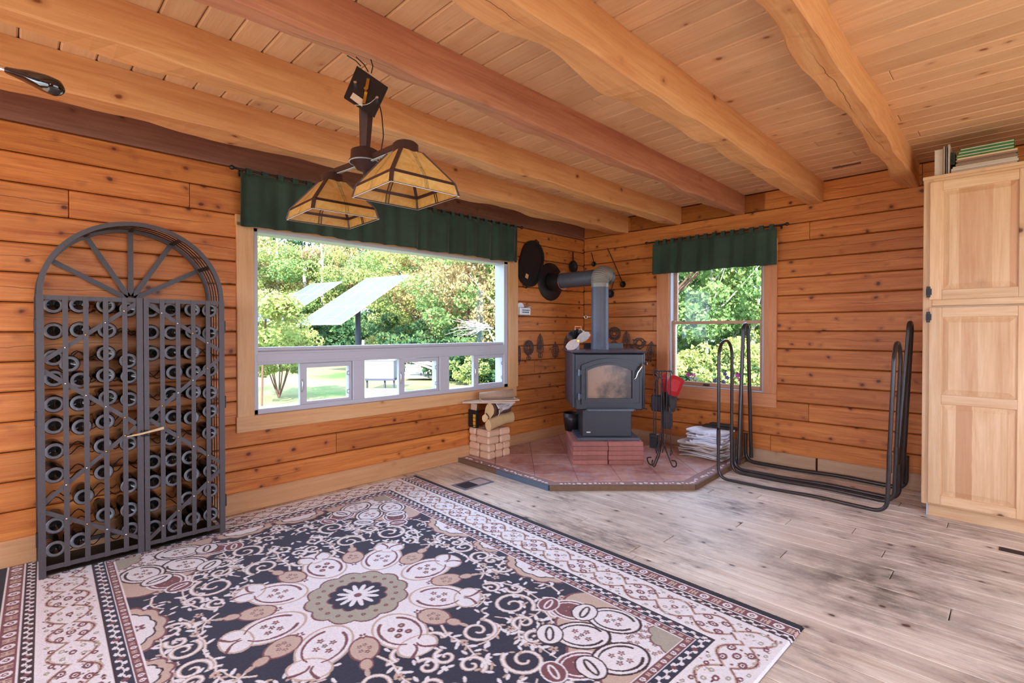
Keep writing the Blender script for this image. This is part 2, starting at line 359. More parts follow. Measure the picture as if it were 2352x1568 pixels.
def plank_mesh(L, Wd, T, ch=.008, ech=.002):
    y = Wd/2; t = T/2; c = min(ch, y*.8, T*.8)
    prof = [(-y, -t), (y, -t), (y, t-c), (y-c, t), (-y+c, t), (-y, t-c)]
    mb = MB(); n = 6; v = []
    for x, e in ((-L/2, 1), (-L/2+ech*2, 0), (L/2-ech*2, 0), (L/2, 1)):
        for (py, pz) in prof: v.append((x, py*(1-e*ech/y), pz-(e*ech if pz > 0 else 0)))
    f = [tuple(range(n)), tuple(18+i for i in range(n-1, -1, -1))]
    for k in range(3):
        for i in range(n): j = (i+1) % n; f.append((k*n+i, (k+1)*n+i, (k+1)*n+j, k*n+j))
    mb.add(v, f); return mb
AX = {'left': ((0, 1, 0), (0, 0, 1)), 'back': ((1, 0, 0), (0, 0, 1)), 'floor': ((1, 0, 0), (0, 1, 0)), 'ceil': ((1, 0, 0), (0, -1, 0)), 'up_back': ((0, 0, 1), (-1, 0, 0)), 'up_left': ((0, 0, 1), (0, -1, 0)), 'beam': ((0, 1, 0), (1, 0, 0)), 'floory': ((0, 1, 0), (-1, 0, 0))}
def plank(name, c, L, Wd, T, ax, mat, parent=None, ch=.008):
    """c = centre of the visible face; the body extends T behind it"""
    x, y = AX[ax]; m = frame(c, x, y); m.translation = Vector(c)-m.to_3x3().col[2]*T/2
    return plank_mesh(L, Wd, T, ch).build(name, mat, parent, m)

# ================================================================== STRUCTURE
LW = 0.1525; ZL = [2.26-LW*k for k in range(15)]
BWp = 0.1545; ZB = [2.276-BWp*k for k in range(15)]
CEIL = 2.44
# ---- ground outside
g = MB(); g.add([(-120, -90, -.9), (60, -90, -.9), (60, 110, -.9), (-120, 110, -.9)], [(0, 1, 2, 3)])
tag(g.build('ground', M['grass'], M4=Matrix.Identity(4)), kind='structure')
# ---- walls: backing shell with openings, then courses of logs
W1 = dict(y0=-3.640, y1=-1.262, z0=.634, z1=1.886)
W2 = dict(x0=1.085, x1=2.005, z0=.640, z1=1.90)
def wall_shell(name, boxes):
    mb = MB()
    for a, b in boxes: mb.box(a, b)
    return tag(mb.build(name, M['gap'], M4=Matrix.Identity(4)), kind='structure')
wl = wall_shell('wall_left', [((-.16, -8.1, -.3), (-.025, W1['y0'], 2.6)), ((-.16, W1['y1'], -.3), (-.025, .16, 2.6)),
                 ((-.16, W1['y0'], -.3), (-.025, W1['y1'], W1['z0'])), ((-.16, W1['y0'], W1['z1']), (-.025, W1['y1'], 2.6))])
wb = wall_shell('wall_back', [((-.025, .025, -.3), (W2['x0'], .16, 2.6)), ((W2['x1'], .025, -.3), (6.6, .16, 2.6)),
                 ((W2['x0'], .025, -.3), (W2['x1'], .16, W2['z0'])), ((W2['x0'], .025, W2['z1']), (W2['x1'], .16, 2.6))])
wr = wall_shell('wall_right', [((6.5, -8.1, -.3), (6.62, -5.4, 2.6)), ((6.5, -1.8, -.3), (6.62, .1, 2.6)), ((6.5, -5.4, -.3), (6.62, -1.8, .65)), ((6.5, -5.4, 2.15), (6.62, -1.8, 2.6))])
wf = wall_shell('wall_front', [((-.1, -8.12, -.3), (.9, -8, 2.6)), ((4.3, -8.12, -.3), (6.6, -8, 2.6)), ((.9, -8.12, -.3), (4.3, -8, .6)), ((.9, -8.12, 2.1), (4.3, -8, 2.6))])
for w_, c_ in ((wr, 'right'), (wf, 'front')): w_.data.materials.clear(); w_.data.materials.append(M['log'])
def course(parent, ax, lo, hi, zc, wd, cuts, hole):
    """one course of logs from lo to hi, butt joints at cuts, clipped by hole=(a,b) when the course crosses the opening"""
    segs = []; e = [lo]+[c for c in cuts if lo < c < hi]+[hi]
    for a, b in zip(e[:-1], e[1:]):
        if hole and a < hole[1] and b > hole[0]:
            if hole[0]-a > .02: segs.append((a, hole[0]))
            if b-hole[1] > .02: segs.append((hole[1], b))
        else: segs.append((a, b))
    for a, b in segs:
        c = (0.0, (a+b)/2, zc) if ax == 'left' else ((a+b)/2, 0.0, zc)
        plank('log', c, b-a-.003, wd-.006, .032, ax, M['log'], parent, ch=.0075)
cutsL = {1: [-4.05], 2: [-4.36, -1.3], 3: [-3.9], 5: [-4.5], 7: [-4.2], 10: [-.85], 12: [-2.98], 13: [-4.4], 1.5: []}
rl = random.Random(3)
for k in range(14):
    zt, zb_ = ZL[k], ZL[k+1]; zc = (zt+zb_)/2
    hole = (W1['y0'], W1['y1']) if zb_ < W1['z1'] and zt > W1['z0'] else None
    cuts = {1: [-5.6, -4.0, -.62], 2: [-4.56], 9: [-.86], 12: [-3.06]}.get(k, [rl.uniform(-5.8, -4.9)])
    course(wl, 'left', -7.9, 0, zc, LW, cuts, hole)
plank('top_log', (.012, -3.95, (2.26+CEIL)/2), 7.9, CEIL-2.26, .045, 'left', M['plate'], wl, ch=.004)
for k in range(-1, 14):
    zt = ZB[k] if k >= 0 else CEIL; zb_ = ZB[k+1] if k >= 0 else ZB[0]; 
    if k == 13: zb_ = .12
    zc = (zt+zb_)/2
    hole = (W2['x0'], W2['x1']) if zb_ < W2['z1'] and zt > W2['z0'] else None
    cuts = {-1: [2.0, .63, 3.1], 1: [2.36], 11: [2.36], 12: [3.6], 13: [2.06], 6: [.9]}.get(k, [])
    course(wb, 'back', 0, 3.75, zc, zt-zb_, cuts, hole)
bl = plank('baseboard_left', (.02, -3.95, .07), 7.9, .14, .02, 'left', M['skirt']); tag(bl, kind='structure')
bb = empty('baseboard_back', (0, 0, 0), kind='structure')
for a, b in ((.02, 2.42), (2.435, 3.75)): plank('board', ((a+b)/2, -.02, .065), b-a, .13, .02, 'back', M['skirt2'], bb)
# ---- ceiling: slab, v-groove planks, hewn beams
cs = MB().box((-.6, -8.6, CEIL+.02), (7.1, .6, CEIL+.25)).build('ceiling', M['gap'], M4=Matrix.Identity(4)); tag(cs, kind='structure')
rc = random.Random(5); y = .0
k = 0
while y > -6.2:
    w = .1285; yc = y-w/2
    if k == 4: yc_ = yc
    j = rc.uniform(.8, 3.3) if k % 3 else None
    for a, b in ([(0, j), (j, 4.6)] if j else [(0, 4.6)]):
        plank('plank', ((a+b)/2, yc, CEIL), b-a-.002, w-.003, .022, 'ceil', M['ceil'], cs, ch=.0065)
    y -= w; k += 1
M['beamred'] = wood('reddish_hewn_beam', srgb(206, 142, 108), srgb(172, 104, 76), srgb(96, 44, 28), .55, 4.5, .09, tone=.1, check=True, spec=.35)
def beam(x0, x1, zb, seed, lab):
    r = np.random.default_rng(seed); n = 110; L0, L1 = -7.9, -.004; ys = np.linspace(L0, L1, n)
    def sm(amp, s):
        a = r.normal(0, 1, n+40); kk = np.exp(-np.linspace(-2, 2, s)**2); a = np.convolve(a, kk/kk.sum(), 'same')[20:20+n]; return a/ max(1e-6, a.std())*amp
    wl_, wr_, zb1, zb2, c1, c2 = sm(.010, 9), sm(.005, 15), sm(.007, 9), sm(.005, 9), np.abs(sm(.006, 7)), np.abs(sm(.004, 9))
    v = []; xc = (x0+x1)/2
    for i, yy in enumerate(ys):
        a = x0+wl_[i]; b = x1+wr_[i]; z1 = zb+zb1[i]; z2 = zb+zb2[i]; p = .006+c1[i]; q = .004+c2[i]
        v += [(a-.01, yy, CEIL-.001), (a, yy, z1+p*1.4), (a+p, yy, z1), (b-q*1.3, yy, z2), (b, yy, z2+q), (b, yy, CEIL-.001)]
    m = 6; f = [tuple(range(m)), tuple((n-1)*m+i for i in range(m-1, -1, -1))]
    for k in range(n-1):
        for i in range(m): j = (i+1) % m; f.append((k*m+i, (k+1)*m+i, (k+1)*m+j, k*m+j))
    mb = MB(); mb.v = v; mb.f = f; mb.sm = [False]*len(f)
    fr = frame((xc, (L0+L1)/2, (zb+CEIL)/2), (0, 1, 0), (1, 0, 0)); inv = fr.inverted(); mb.v = [tuple(inv @ Vector(p)) for p in v]
    o = mb.build('ceiling_beam', M['beamred' if seed == 3 else 'beam'], M4=fr); tag(o, lab, 'beam', 'hewn beams under the ceiling'); return o
beam(.42, .605, 2.262, 1, 'hewn timber ceiling beam closest to the wide window')
beam(1.085, 1.212, 2.272, 2, 'hewn ceiling beam between the window-side beam and the lamp beam')
beam(1.725, 1.828, 2.264, 3, 'reddish hewn ceiling beam with dark streaks that the hanging lamp is wired to')
beam(2.325, 2.458, 2.256, 4, 'hewn ceiling beam between the lamp beam and the cabinet-side beam')
beam(2.975, 3.085, 2.275, 5, 'rounded hewn ceiling beam ending beside the pine cabinet')
# ---- floor planks
fl = MB().box((0, -8, -.06), (6.5, 0, -.02)).build('floor', M['gap'], M4=Matrix.Identity(4)); tag(fl, kind='structure')
rf = random.Random(9); y = 0.; k = 0
while y > -5.4:
    w = .128; a = -.01; j = rf.uniform(.4, 2.2)
    while a < 4.4:
        b = min(j, 4.4)
        if b-a > .01: plank('plank', ((a+b)/2, y-w/2, 0), b-a-.004, w-.004, .02, 'floor', M['floor'], fl, ch=.0018)
        a = b; j = b+rf.uniform(1.1, 2.6)
    y -= w; k += 1
MB().box((0, -8, -.02), (6.5, -5.44, 0)).build('far_boards', M['floor'], fl, Matrix.Identity(4))
MB().box((4.4, -5.44, -.02), (6.5, 0, 0)).build('side_boards', M['floor'], fl, Matrix.Identity(4))

# ================================================================== WINDOW 1 (left wall)
w1 = empty('window_1', (0, -2.45, .634), kind='structure')
def ybox(nm, y0, y1, z0, z1, x0, x1, mat, par, ch=.0): return MB().box((x0, y0, z0), (x1, y1, z1), ch).build(nm, mat, par)
cw = .105
plank('casing', (.022, -2.45, W1['z0']-cw/2), 2.60, cw, .022, 'left', M['casing'], w1, .003)
plank('casing', (.022, -2.45, W1['z1']+cw/2-.02), 2.60, cw-.03, .022, 'left', M['casing'], w1, .003)
plank('casing', (.022, W1['y0']-.052, 1.27), 1.28, .105, .022, 'up_left', M['casing'], w1, .003)
plank('casing', (.022, W1['y1']+.068, 1.27), 1.28, .13, .022, 'up_left', M['casing'], w1, .003)
V = M['vinyl']
for a in ((W1['y0'], W1['y0']+.03, W1['z0'], W1['z1']), (W1['y1']-.05, W1['y1'], W1['z0'], W1['z1'])): ybox('frame', *a, -.13, .004, V, w1, .004)
ybox('frame', W1['y0'], W1['y1'], W1['z1']-.03, W1['z1'], -.13, .004, V, w1, .004)
ybox('frame', W1['y0'], W1['y1'], W1['z0'], W1['z0']+.036, -.13, .004, V, w1, .004)
ybox('mullion', W1['y0'], W1['y1'], .965, 1.058, -.12, .002, V, w1, .006)
ybox('mullion', W1['y0']+.02, W1['y1']-.02, 1.058, 1.083, -.12, -.012, V, w1, .004)
ybox('mullion', W1['y0']+.02, W1['y1']-.02, .985, 1.04, .0, .006, V, w1, .002)
ybox('pane', W1['y0']+.02, W1['y1']-.03, 1.07, W1['z1']-.02, -.055, -.05, M['glass'], w1)
units = [(-3.620, -3.328, -3.278, -2.954), (-2.822, -2.512, -2.457, -2.13), (-1.990, -1.698, -1.637, -1.326)]
for i, (a0, a1, b0, b1) in enumerate(units):
    if i: ybox('mullion', units[i-1][3]+.028, a0-.006, W1['z0']+.03, .97, -.12, .002, V, w1, .004)
    # fixed pane with its recess
    ybox('pane', a0-.01, a1+.03, .66, .972, -.085, -.08, M['glass'], w1)
    sash = empty('sash', (0, (b0+b1)/2, .8), None); sash.parent = w1; sash.matrix_basis = PW(w1).inverted() @ Matrix.Translation((0, (b0+b1)/2, .8))
    bm_ = MB()
    s = .022
    bm_.box((-.045, a1+.002, .664), (-.012, b0, .962)).box((-.045, b1, .664), (-.012, b1+s, .962)).box((-.045, b0, .664), (-.012, b1, .688)).box((-.045, b0, .93), (-.012, b1, .962))
    bm_.build('sash_frame', V, w1)
    ybox('pane', b0, b1, .688, .93, -.03, -.027, M['glass'], w1)
    bpy.data.objects.remove(sash)
    MB().tube([(-.012, a1+.014, .76+.0), (-.004, a1+.016, .78), (-.004, a1+.016, .83), (-.012, a1+.014, .85)], .005, 6).build('latch', M['chrome'], w1)
    for zz in (.735, .875):
        MB().tube([(-.01, b1+.002, zz-.014), (-.006, b1-.016, zz-.012), (-.006, b1-.016, zz+.012), (-.01, b1+.002, zz+.014)], .0022, 5).build('latch', M['iron'], w1)
# ================================================================== WINDOW 2 (back wall)
w2 = empty('window_2', (1.55, 0, .64), kind='structure')
plank('casing', (1.533, -.022, .577), 1.16, .122, .022, 'back', M['casing2'], w2, .003)
plank('casing', (1.019, -.022, 1.27), 1.264, .132, .022, 'up_back', M['casing2'], w2, .003)
plank('casing', (2.059, -.022, 1.27), 1.264, .108, .022, 'up_back', M['casing2'], w2, .003)
plank('casing', (1.533, -.022, 1.955), 1.16, .11, .022, 'back', M['casing'], w2, .003)
def xbox(nm, x0, x1, z0, z1, y0, y1, mat, par, ch=.0): return MB().box((x0, y0, z0), (x1, y1, z1), ch).build(nm, mat, par)
for a in ((W2['x0'], W2['x0']+.022), (W2['x1']-.018, W2['x1'])): xbox('jamb', a[0], a[1], W2['z0'], W2['z1'], -.004, .13, V, w2, .002)
xbox('sill', W2['x0'], W2['x1'], W2['z0'], W2['z0']+.012, -.008, .13, V, w2, .002)
wm = M['win2']
xbox('stile', W2['x0']+.022, W2['x0']+.052, .652, 1.30, .02, .05, wm, w2, .003); xbox('stile', W2['x1']-.045, W2['x1']-.018, .652, 1.30, .02, .05, wm, w2, .003)
xbox('rail', W2['x0']+.052, W2['x1']-.045, .652, .69, .02, .05, wm, w2, .003); xbox('rail', W2['x0']+.022, W2['x1']-.018, 1.262, 1.292, .015, .055, wm, w2, .003)
xbox('stile', W2['x0']+.022, W2['x0']+.056, 1.292, 1.9, .06, .09, wm, w2, .003); xbox('stile', W2['x1']-.05, W2['x1']-.018, 1.292, 1.9, .06, .09, wm, w2, .003)
xbox('pane', W2['x0']+.04, W2['x1']-.03, .66, 1.275, .034, .037, M['glass'], w2); xbox('pane', W2['x0']+.04, W2['x1']-.03, 1.275, 1.89, .074, .077, M['glass'], w2)
xbox('sash_lift', 1.44, 1.50, .660, .676, .008, .02, M['bronze'], w2)

# ================================================================== VALANCES
def valance(p0, p1, z0, z1, rodz, n_tab, rod_ext, nrm, lab, rod_lab):
    p0 = Vector(p0); p1 = Vector(p1); dx = (p1-p0).normalized(); L = (p1-p0).length; nrm = Vector(nrm)
    n = int(L/.012); m = 10; v = []; f = []
    rr = random.Random(int(L*100)); ph = [rr.uniform(0, 6) for _ in range(4)]
    for i in range(n+1):
        s = L*i/n
        for j in range(m+1):
            t = j/m
            w = .006+.008*t
            off = w*(math.sin(s*38+ph[0])+.6*math.sin(s*61+ph[1]+t)+.7*math.sin(s*17+ph[2]))
            p = p0+dx*s+nrm*off; v.append((p.x, p.y, z1+(z0-z1)*t+.004*math.sin(s*9+ph[3])*t))
    for i in range(n):
        for j in range(m): a = i*(m+1)+j; f.append((a, a+m+1, a+m+2, a+1))
    e = empty('valance', (p0+p1)/2+Vector((0, 0, z0)), lab, 'curtain')
    mb = MB(); mb.add(v, f, True); o = mb.build('cloth', M['velvet'], e)
    md = o.modifiers.new('thick', 'SOLIDIFY'); md.thickness = .004
    for i in range(n_tab):
        c = p0+dx*(L*(i+.5)/n_tab); r = .015; h = rodz
        pts = [(c-dx*.018+nrm*off_, z) for off_, z in ((.012, z1-.012), (.014, h), (.006, h+r), (-.006, h+r), (-.014, h), (-.012, z1-.012))]
        v = [];
        for p, z in pts: v += [(p.x, p.y, z), (p.x+dx.x*.036, p.y+dx.y*.036, z)]
        mb = MB(); mb.add(v, [(2*k, 2*k+1, 2*k+3, 2*k+2) for k in range(5)], True); mb.build('tab', M['velvet'], e)
    rd = empty('curtain_rod', (p0+p1)/2+Vector((0, 0, rodz)), rod_lab, 'curtain rod')
    a = p0-dx*rod_ext; b = p1+dx*rod_ext; a.z = b.z = rodz
    MB().tube([a, b], .007, 10).build('rod', M['iron'], rd)
    for q, s in ((a, -1), (b, 1)):
        mm = Matrix.Translation(q) @ (dx*s).to_track_quat('Z', 'Y').to_matrix().to_4x4()
        MB().lathe([(.0, -.004), (.009, 0), (.006, .008), (.014, .018), (.016, .026), (.01, .038), (.0, .042)], 12, mm).build('finial', M['iron'], rd)
        bq = q-dx*s*.045; wall = bq-nrm*(.095 if abs(nrm.x) > .5 else .09)
        MB().tube([bq, wall], .005, 6).tube([wall-Vector((0, 0, .02)), wall+Vector((0, 0, .02))], .008, 6).build('bracket', M['iron'], rd)
valance((.10, -3.742, 0), (.10, -1.212, 0), 1.872, 2.212, 2.226, 26, .025, (1, 0, 0), 'long dark green velvet tab-top valance over the wide window', 'black iron rod carrying the long green valance')
valance((.960, -.10, 0), (2.135, -.10, 0), 1.772, 2.084, 2.106, 14, .055, (0, -1, 0), 'short dark green velvet tab-top valance over the narrow window', 'black iron rod with ball finials over the narrow window')

# ================================================================== RUG (woven pattern held on the mesh as point colours)
def build_rug():
    FR = np.array([3.004, -2.535]); FL = np.array([.11, -2.43]); ux = (FR-FL)/np.linalg.norm(FR-FL); uy = np.array([-ux[1], ux[0]])
    Lx, Ly = 2.896, 2.42; hx, hy = Lx/2, Ly/2
    q = .0016; nx, ny = int(hx/q)+2, int(hy/q)+2
    U, Wg = np.meshgrid(np.arange(nx)*q, np.arange(ny)*q)
    def c(r, g, b): return np.array(srgb(r, g, b)[:3])
    NAVY, CREAM, ROSE, BEIGE, SAGE, DRK, DROSE = c(56, 57, 76), c(250, 250, 255), c(136, 88, 94), c(214, 192, 176), c(184, 180, 164), c(70, 48, 52), c(104, 56, 62)
    cv = np.empty((ny, nx, 3)); cv[:] = NAVY
    def bbox(x0, x1, y0, y1):
        i0, i1 = max(0, int(x0/q)), min(nx, int(x1/q)+2); j0, j1 = max(0, int(y0/q)), min(ny, int(y1/q)+2)
        return (i0 < i1 and j0 < j1), slice(j0, j1), slice(i0, i1)
    def put(js, is_, a, col):
        a = np.clip(a, 0, 1)[..., None]; cv[js, is_] = cv[js, is_]*(1-a)+col*a
    def ell(x, y, a, b, ang, col, out=None, ow=.006, hole=None, scal=0, sa=.0):
        for sx, sy in ((1, 1), (-1, 1), (1, -1), (-1, -1)):
            X, Y = x*sx, y*sy; R = max(a, b)*1.15+ow
            if X+R < 0 or Y+R < 0: continue
            ok, js, is_ = bbox(X-R, X+R, Y-R, Y+R)
            if not ok: continue
            dx, dy = (U[js, is_]-X)*sx, (Wg[js, is_]-Y)*sy; ca, sn = math.cos(ang), math.sin(ang)
            p, t = dx*ca+dy*sn, -dx*sn+dy*ca; r = np.hypot(p/a, t/b)
            if scal: r = r/(1+sa*np.abs(np.sin(scal*np.arctan2(t/b, p/a)/2)))
            d = (1-r)*min(a, b)
            if out is not None: put(js, is_, (d+ow)/q, out)
            put(js, is_, d/q, col)
    def stroke(pts, w, col, w2=None, sym=True):
        P = np.array(pts, float); w2 = w if w2 is None else w2
        for sx, sy in (((1, 1), (-1, 1), (1, -1), (-1, -1)) if sym else ((1, 1),)):
            Q = P*[sx, sy]; mw = max(w, w2)
            ok, js, is_ = bbox(Q[:, 0].min()-mw, Q[:, 0].max()+mw, Q[:, 1].min()-mw, Q[:, 1].max()+mw)
            if not ok: continue
            X, Y = U[js, is_], Wg[js, is_]; best = np.full(X.shape, -9.)
            n = len(Q)-1
            for k in range(n):
                A, B = Q[k], Q[k+1]; v = B-A; L2 = max(v@v, 1e-12); t = np.clip(((X-A[0])*v[0]+(Y-A[1])*v[1])/L2, 0, 1)
                ww = (w+(w2-w)*(k+t)/n)/2; best = np.maximum(best, ww-np.hypot(X-A[0]-t*v[0], Y-A[1]-t*v[1]))
            put(js, is_, best/q+.5, col)
    def spiral(cx, cy, r, turns, a0, dr, w, col):
        n = 26; pts = []
        for k in range(n+1):
            t = k/n; rr = r*(1-t*.86); a = a0+dr*2*math.pi*turns*t; pts.append((cx+rr*math.cos(a), cy+rr*math.sin(a)))
        stroke(pts, w, col, w*.55)
    def leaf(x, y, a, L, w, col): ell(x+math.cos(a)*L/2, y+math.sin(a)*L/2, L/2, w/2, a, col)
    R_ = random.Random(11)
    def floret(x, y, s, col=ROSE, cc=CREAM):
        for k in range(5): a = k*1.257+.3; ell(x+math.cos(a)*s*.55, y+math.sin(a)*s*.55, s*.42, s*.3, a, col)
        ell(x, y, s*.28, s*.28, 0, cc)
    fx, fy = hx-.29, hy-.44
    # vines and scrolls on the dark field
    vines = [[(.02, .70), (.12, .72), (.22, .70), (.30, .73)], [(.60, .68), (.52, .70), (.46, .66)], [(1.02, .30), (1.00, .20), (1.03, .10)], [(.26, .50), (.22, .56), (.14, .58)], [(.56, .30), (.62, .32), (.66, .24), (.64, .14)], [(.30, .50), (.38, .56), (.48, .58), (.60, .57), (.66, .50), (.64, .40), (.55, .34)], [(.45, .14), (.52, .12), (.60, .14), (.70, .12), (.78, .14)],
             [(.64, .40), (.70, .33), (.74, .30), (.80, .33), (.90, .33)], [(0, .60), (.08, .58), (.16, .60), (.24, .58), (.32, .62)], [(.66, .52), (.72, .50), (.78, .44), (.86, .42)],
             [(.30, .36), (.36, .42), (.42, .40), (.44, .33)], [(.94, .06), (.97, .14), (.93, .2)], [(.2, .5), (.25, .56), (.24, .62)]]
    for v in vines:
        P = fillet([(a, b, 0) for a, b in v], .08, 5); P = [(p.x, p.y) for p in P]; stroke(P, .011, BEIGE, .007); stroke(P, .005, CREAM, .003)
        for k in range(2, len(P)-1, 3):
            a = math.atan2(P[k+1][1]-P[k][1], P[k+1][0]-P[k][0]); s = 1 if k % 2 else -1
            leaf(P[k][0], P[k][1], a+s*1.0, .042, .017, CREAM); leaf(P[k][0], P[k][1], a-s*.8, .03, .013, BEIGE)
    for cx, cy, r, t, a0, d in ((.53, .455, .098, 1.55, .4, 1), (.575, .225, .082, 1.5, 2.2, -1), (.83, .24, .085, 1.5, 3.6, 1), (.245, .662, .06, 1.4, 4.4, 1), (.075, .655, .062, 1.4, 5.3, -1), (.50, .06, .05, 1.2, 1.2, 1), (.40, .34, .05, 1.2, 2., 1), (.70, .56, .05, 1.2, 0, -1), (.72, .08, .055, 1.3, .2, 1), (.92, .10, .05, 1.2, 2, -1), (.36, .48, .045, 1.2, 3, -1), (.15, .66, .04, 1.2, 1, 1), (.44, .56, .045, 1.2, 4, 1), (.66, .40, .05, 1.3, 5, -1), (.76, .36, .045, 1.2, 2, 1), (1.04, .02, .045, 1.2, 3, 1), (.62, .04, .045, 1.2, 3, 1)):
        spiral(cx, cy, r, t, a0, d, .021, BEIGE); spiral(cx, cy, r, t, a0, d, .011, CREAM)
        for k in range(5): a = a0+d*k*1.25; leaf(cx+math.cos(a)*r*1.08, cy+math.sin(a)*r*1.08, a+.5*d, .036, .015, CREAM)
    for k in range(150):
        x, y = R_.uniform(.25, fx-.02), R_.uniform(0, fy-.05)
        if math.hypot(x, y) < .56 or math.hypot(fx-x, fy-y) < .40: continue
        i, j = int(x/q), int(y/q)
        if np.abs(cv[j, i]-NAVY).sum() > .05: continue
        a = R_.uniform(0, 6.28); leaf(x, y, a, .034, .014, CREAM); leaf(x, y, a+2.2, .028, .012, BEIGE)
    for x, y in ((.64, .655), (.655, .33), (.30, .56), (.86, .36), (.16, .6), (.60, .14)): floret(x, y, .022, BEIGE, ROSE)
    # half medallions along the field edges and the corner pieces
    def paisley(x, y, a, s, fill, ring, core=True):
        ell(x, y, .105*s, .082*s, a, fill, ring, .009); 
        for sg in (1, -1):
            P = [(x+math.cos(a)*s*.085*math.cos(t)-math.sin(a)*sg*s*.066*math.sin(t), y+math.sin(a)*s*.085*math.cos(t)+math.cos(a)*sg*s*.066*math.sin(t)) for t in np.linspace(.5, 2.9, 12)]; stroke(P, .013*s, ring, .005)
        if core:
            for k in range(4): b = a+k*1.57+.78; floret(x+math.cos(b)*.034*s, y+math.sin(b)*.028*s, .016*s, ROSE, BEIGE)
            floret(x, y, .013*s, DRK, BEIGE)
        hx_, hy_ = x-math.cos(a)*.125*s, y-math.sin(a)*.125*s
        ell(hx_, hy_, .05*s, .062*s, a, fill, ring, .006); ell(hx_, hy_, .02*s, .05*s, a, ring); ell(hx_, hy_, .010*s, .04*s, a, fill)
    for x, y, a, s, rx in ((.36, fy+.02, 1.57, 1.0, .17), (0., fy+.05, 1.57, .8, .1), (fx+.02, .16, 0., 1.0, .15)):
        ell(x, y, rx if a else .11, .11 if a else rx, 0, BEIGE, ROSE, .008, scal=10, sa=.14); ell(x, y, (rx if a else .11)*.72, (.11 if a else rx)*.72, 0, CREAM, DRK, .006, scal=10, sa=.12); floret(x, y-.03 if a else y, .03)
    ell(fx, fy, .47, .40, 0, BEIGE, ROSE, .010, scal=14, sa=.10)
    ell(fx, fy, .27, .25, 0, CREAM, DRK, .006, scal=12, sa=.12); 
    for k in range(26): t = R_.uniform(0, 1.57); r = R_.uniform(.12, .24); floret(fx-r*math.cos(t), fy-r*.9*math.sin(t), .013, ROSE, BEIGE)
    ell(fx, fy, .115, .105, 0, SAGE, ROSE, .006, scal=10, sa=.14)
    for x, y, fill in ((.985, .365, ROSE), (.875, .505, CREAM), (.735, .61, ROSE), (1.06, .50, CREAM), (.90, .68, CREAM)):
        paisley(x, y, math.atan2(fy-y, fx-x), 1.0 if fill is CREAM else .85, fill, DRK if fill is CREAM else CREAM)
    # centre medallion
    ell(0, 0, .335, .335, 0, CREAM, BEIGE, .01, scal=16, sa=.10)
    for k in range(8):
        a = k*math.pi/4
        if math.cos(a) < -.01 or math.sin(a) < -.01: continue
        x, y = .365*math.cos(a), .365*math.sin(a); ell(x, y, .125, .095, a, CREAM, BEIGE, .008); ell(.495*math.cos(a), .495*math.sin(a), .055, .075, a, CREAM, BEIGE, .007)
    for k in range(8):
        a = math.pi/8+k*math.pi/4
        if math.cos(a) < 0 or math.sin(a) < 0: continue
        x, y = .405*math.cos(a), .405*math.sin(a); ell(x, y, .07, .052, a, BEIGE, ROSE, .007)
        for j in range(5): b = j*1.257; floret(x+math.cos(b)*.024, y+math.sin(b)*.018, .012, ROSE, BEIGE)
        ell(.50*math.cos(a), .50*math.sin(a), .03, .022, a, BEIGE, ROSE, .005); leaf(.52*math.cos(a), .52*math.sin(a), a, .05, .02, BEIGE); floret(.325*math.cos(a), .325*math.sin(a), .02)
    for k in range(8):
        a = k*math.pi/4
        if math.cos(a) < -.01 or math.sin(a) < -.01: continue
        x, y = .365*math.cos(a), .365*math.sin(a)
        for sg in (1, -1):
            P = [(x+math.cos(a)*.10*math.cos(t)-math.sin(a)*sg*.076*math.sin(t), y+math.sin(a)*.10*math.cos(t)+math.cos(a)*sg*.076*math.sin(t)) for t in np.linspace(.35, 2.6, 14)]; stroke(P, .006, ROSE, .014)
        for j in range(4): b = a+.78+j*1.57; floret(x+.038*math.cos(b), y+.032*math.sin(b), .017, ROSE, BEIGE)
        floret(x, y, .014, DROSE, BEIGE)
        tx, ty = .48*math.cos(a), .48*math.sin(a)
        for sg in (1, -1):
            P = [(tx+math.cos(a)*(.01+.05*t)-math.sin(a)*sg*(.005+.045*t*t), ty+math.sin(a)*(.01+.05*t)+math.cos(a)*sg*(.005+.045*t*t)) for t in np.linspace(-.2, 1, 7)]; stroke(P, .007, ROSE, .013)
    ell(0, 0, .20, .20, 0, SAGE, ROSE, .008, scal=12, sa=.10)
    for k in range(20): a = k*.314; r = .168; floret(r*math.cos(a), r*math.sin(a), .011, ROSE, SAGE)
    ell(0, 0, .112, .112, 0, NAVY, ROSE, .006, scal=12, sa=.14)
    for k in range(12): a = k*math.pi/6+.26; ell(.056*math.cos(a), .056*math.sin(a), .042, .0115, a, CREAM)
    ell(0, 0, .018, .018, 0, ROSE, CREAM, .004)
    # border stripes
    dL = hy-Wg; dS = hx-U+.150; d = np.minimum(dL, dS); s = np.where(dL < dS, U, Wg+.03)
    def lay(a, b, col, msk=None):
        m = (d >= a) & (d < b)
        if msk is not None: m &= msk
        cv[m] = col
    lay(0, .043, c(40, 38, 46)); lay(.043, .050, CREAM); lay(.050, .105, ROSE); lay(.105, .112, CREAM); lay(.112, .150, DRK); lay(.150, .158, CREAM)
    lay(.158, .352, CREAM); lay(.352, .358, DRK); lay(.358, .402, NAVY); lay(.402, .408, CREAM); lay(.408, .437, ROSE); lay(.437, .442, CREAM)
    def cell(per): return (s/per) % 1-.5, np.floor(s/per)
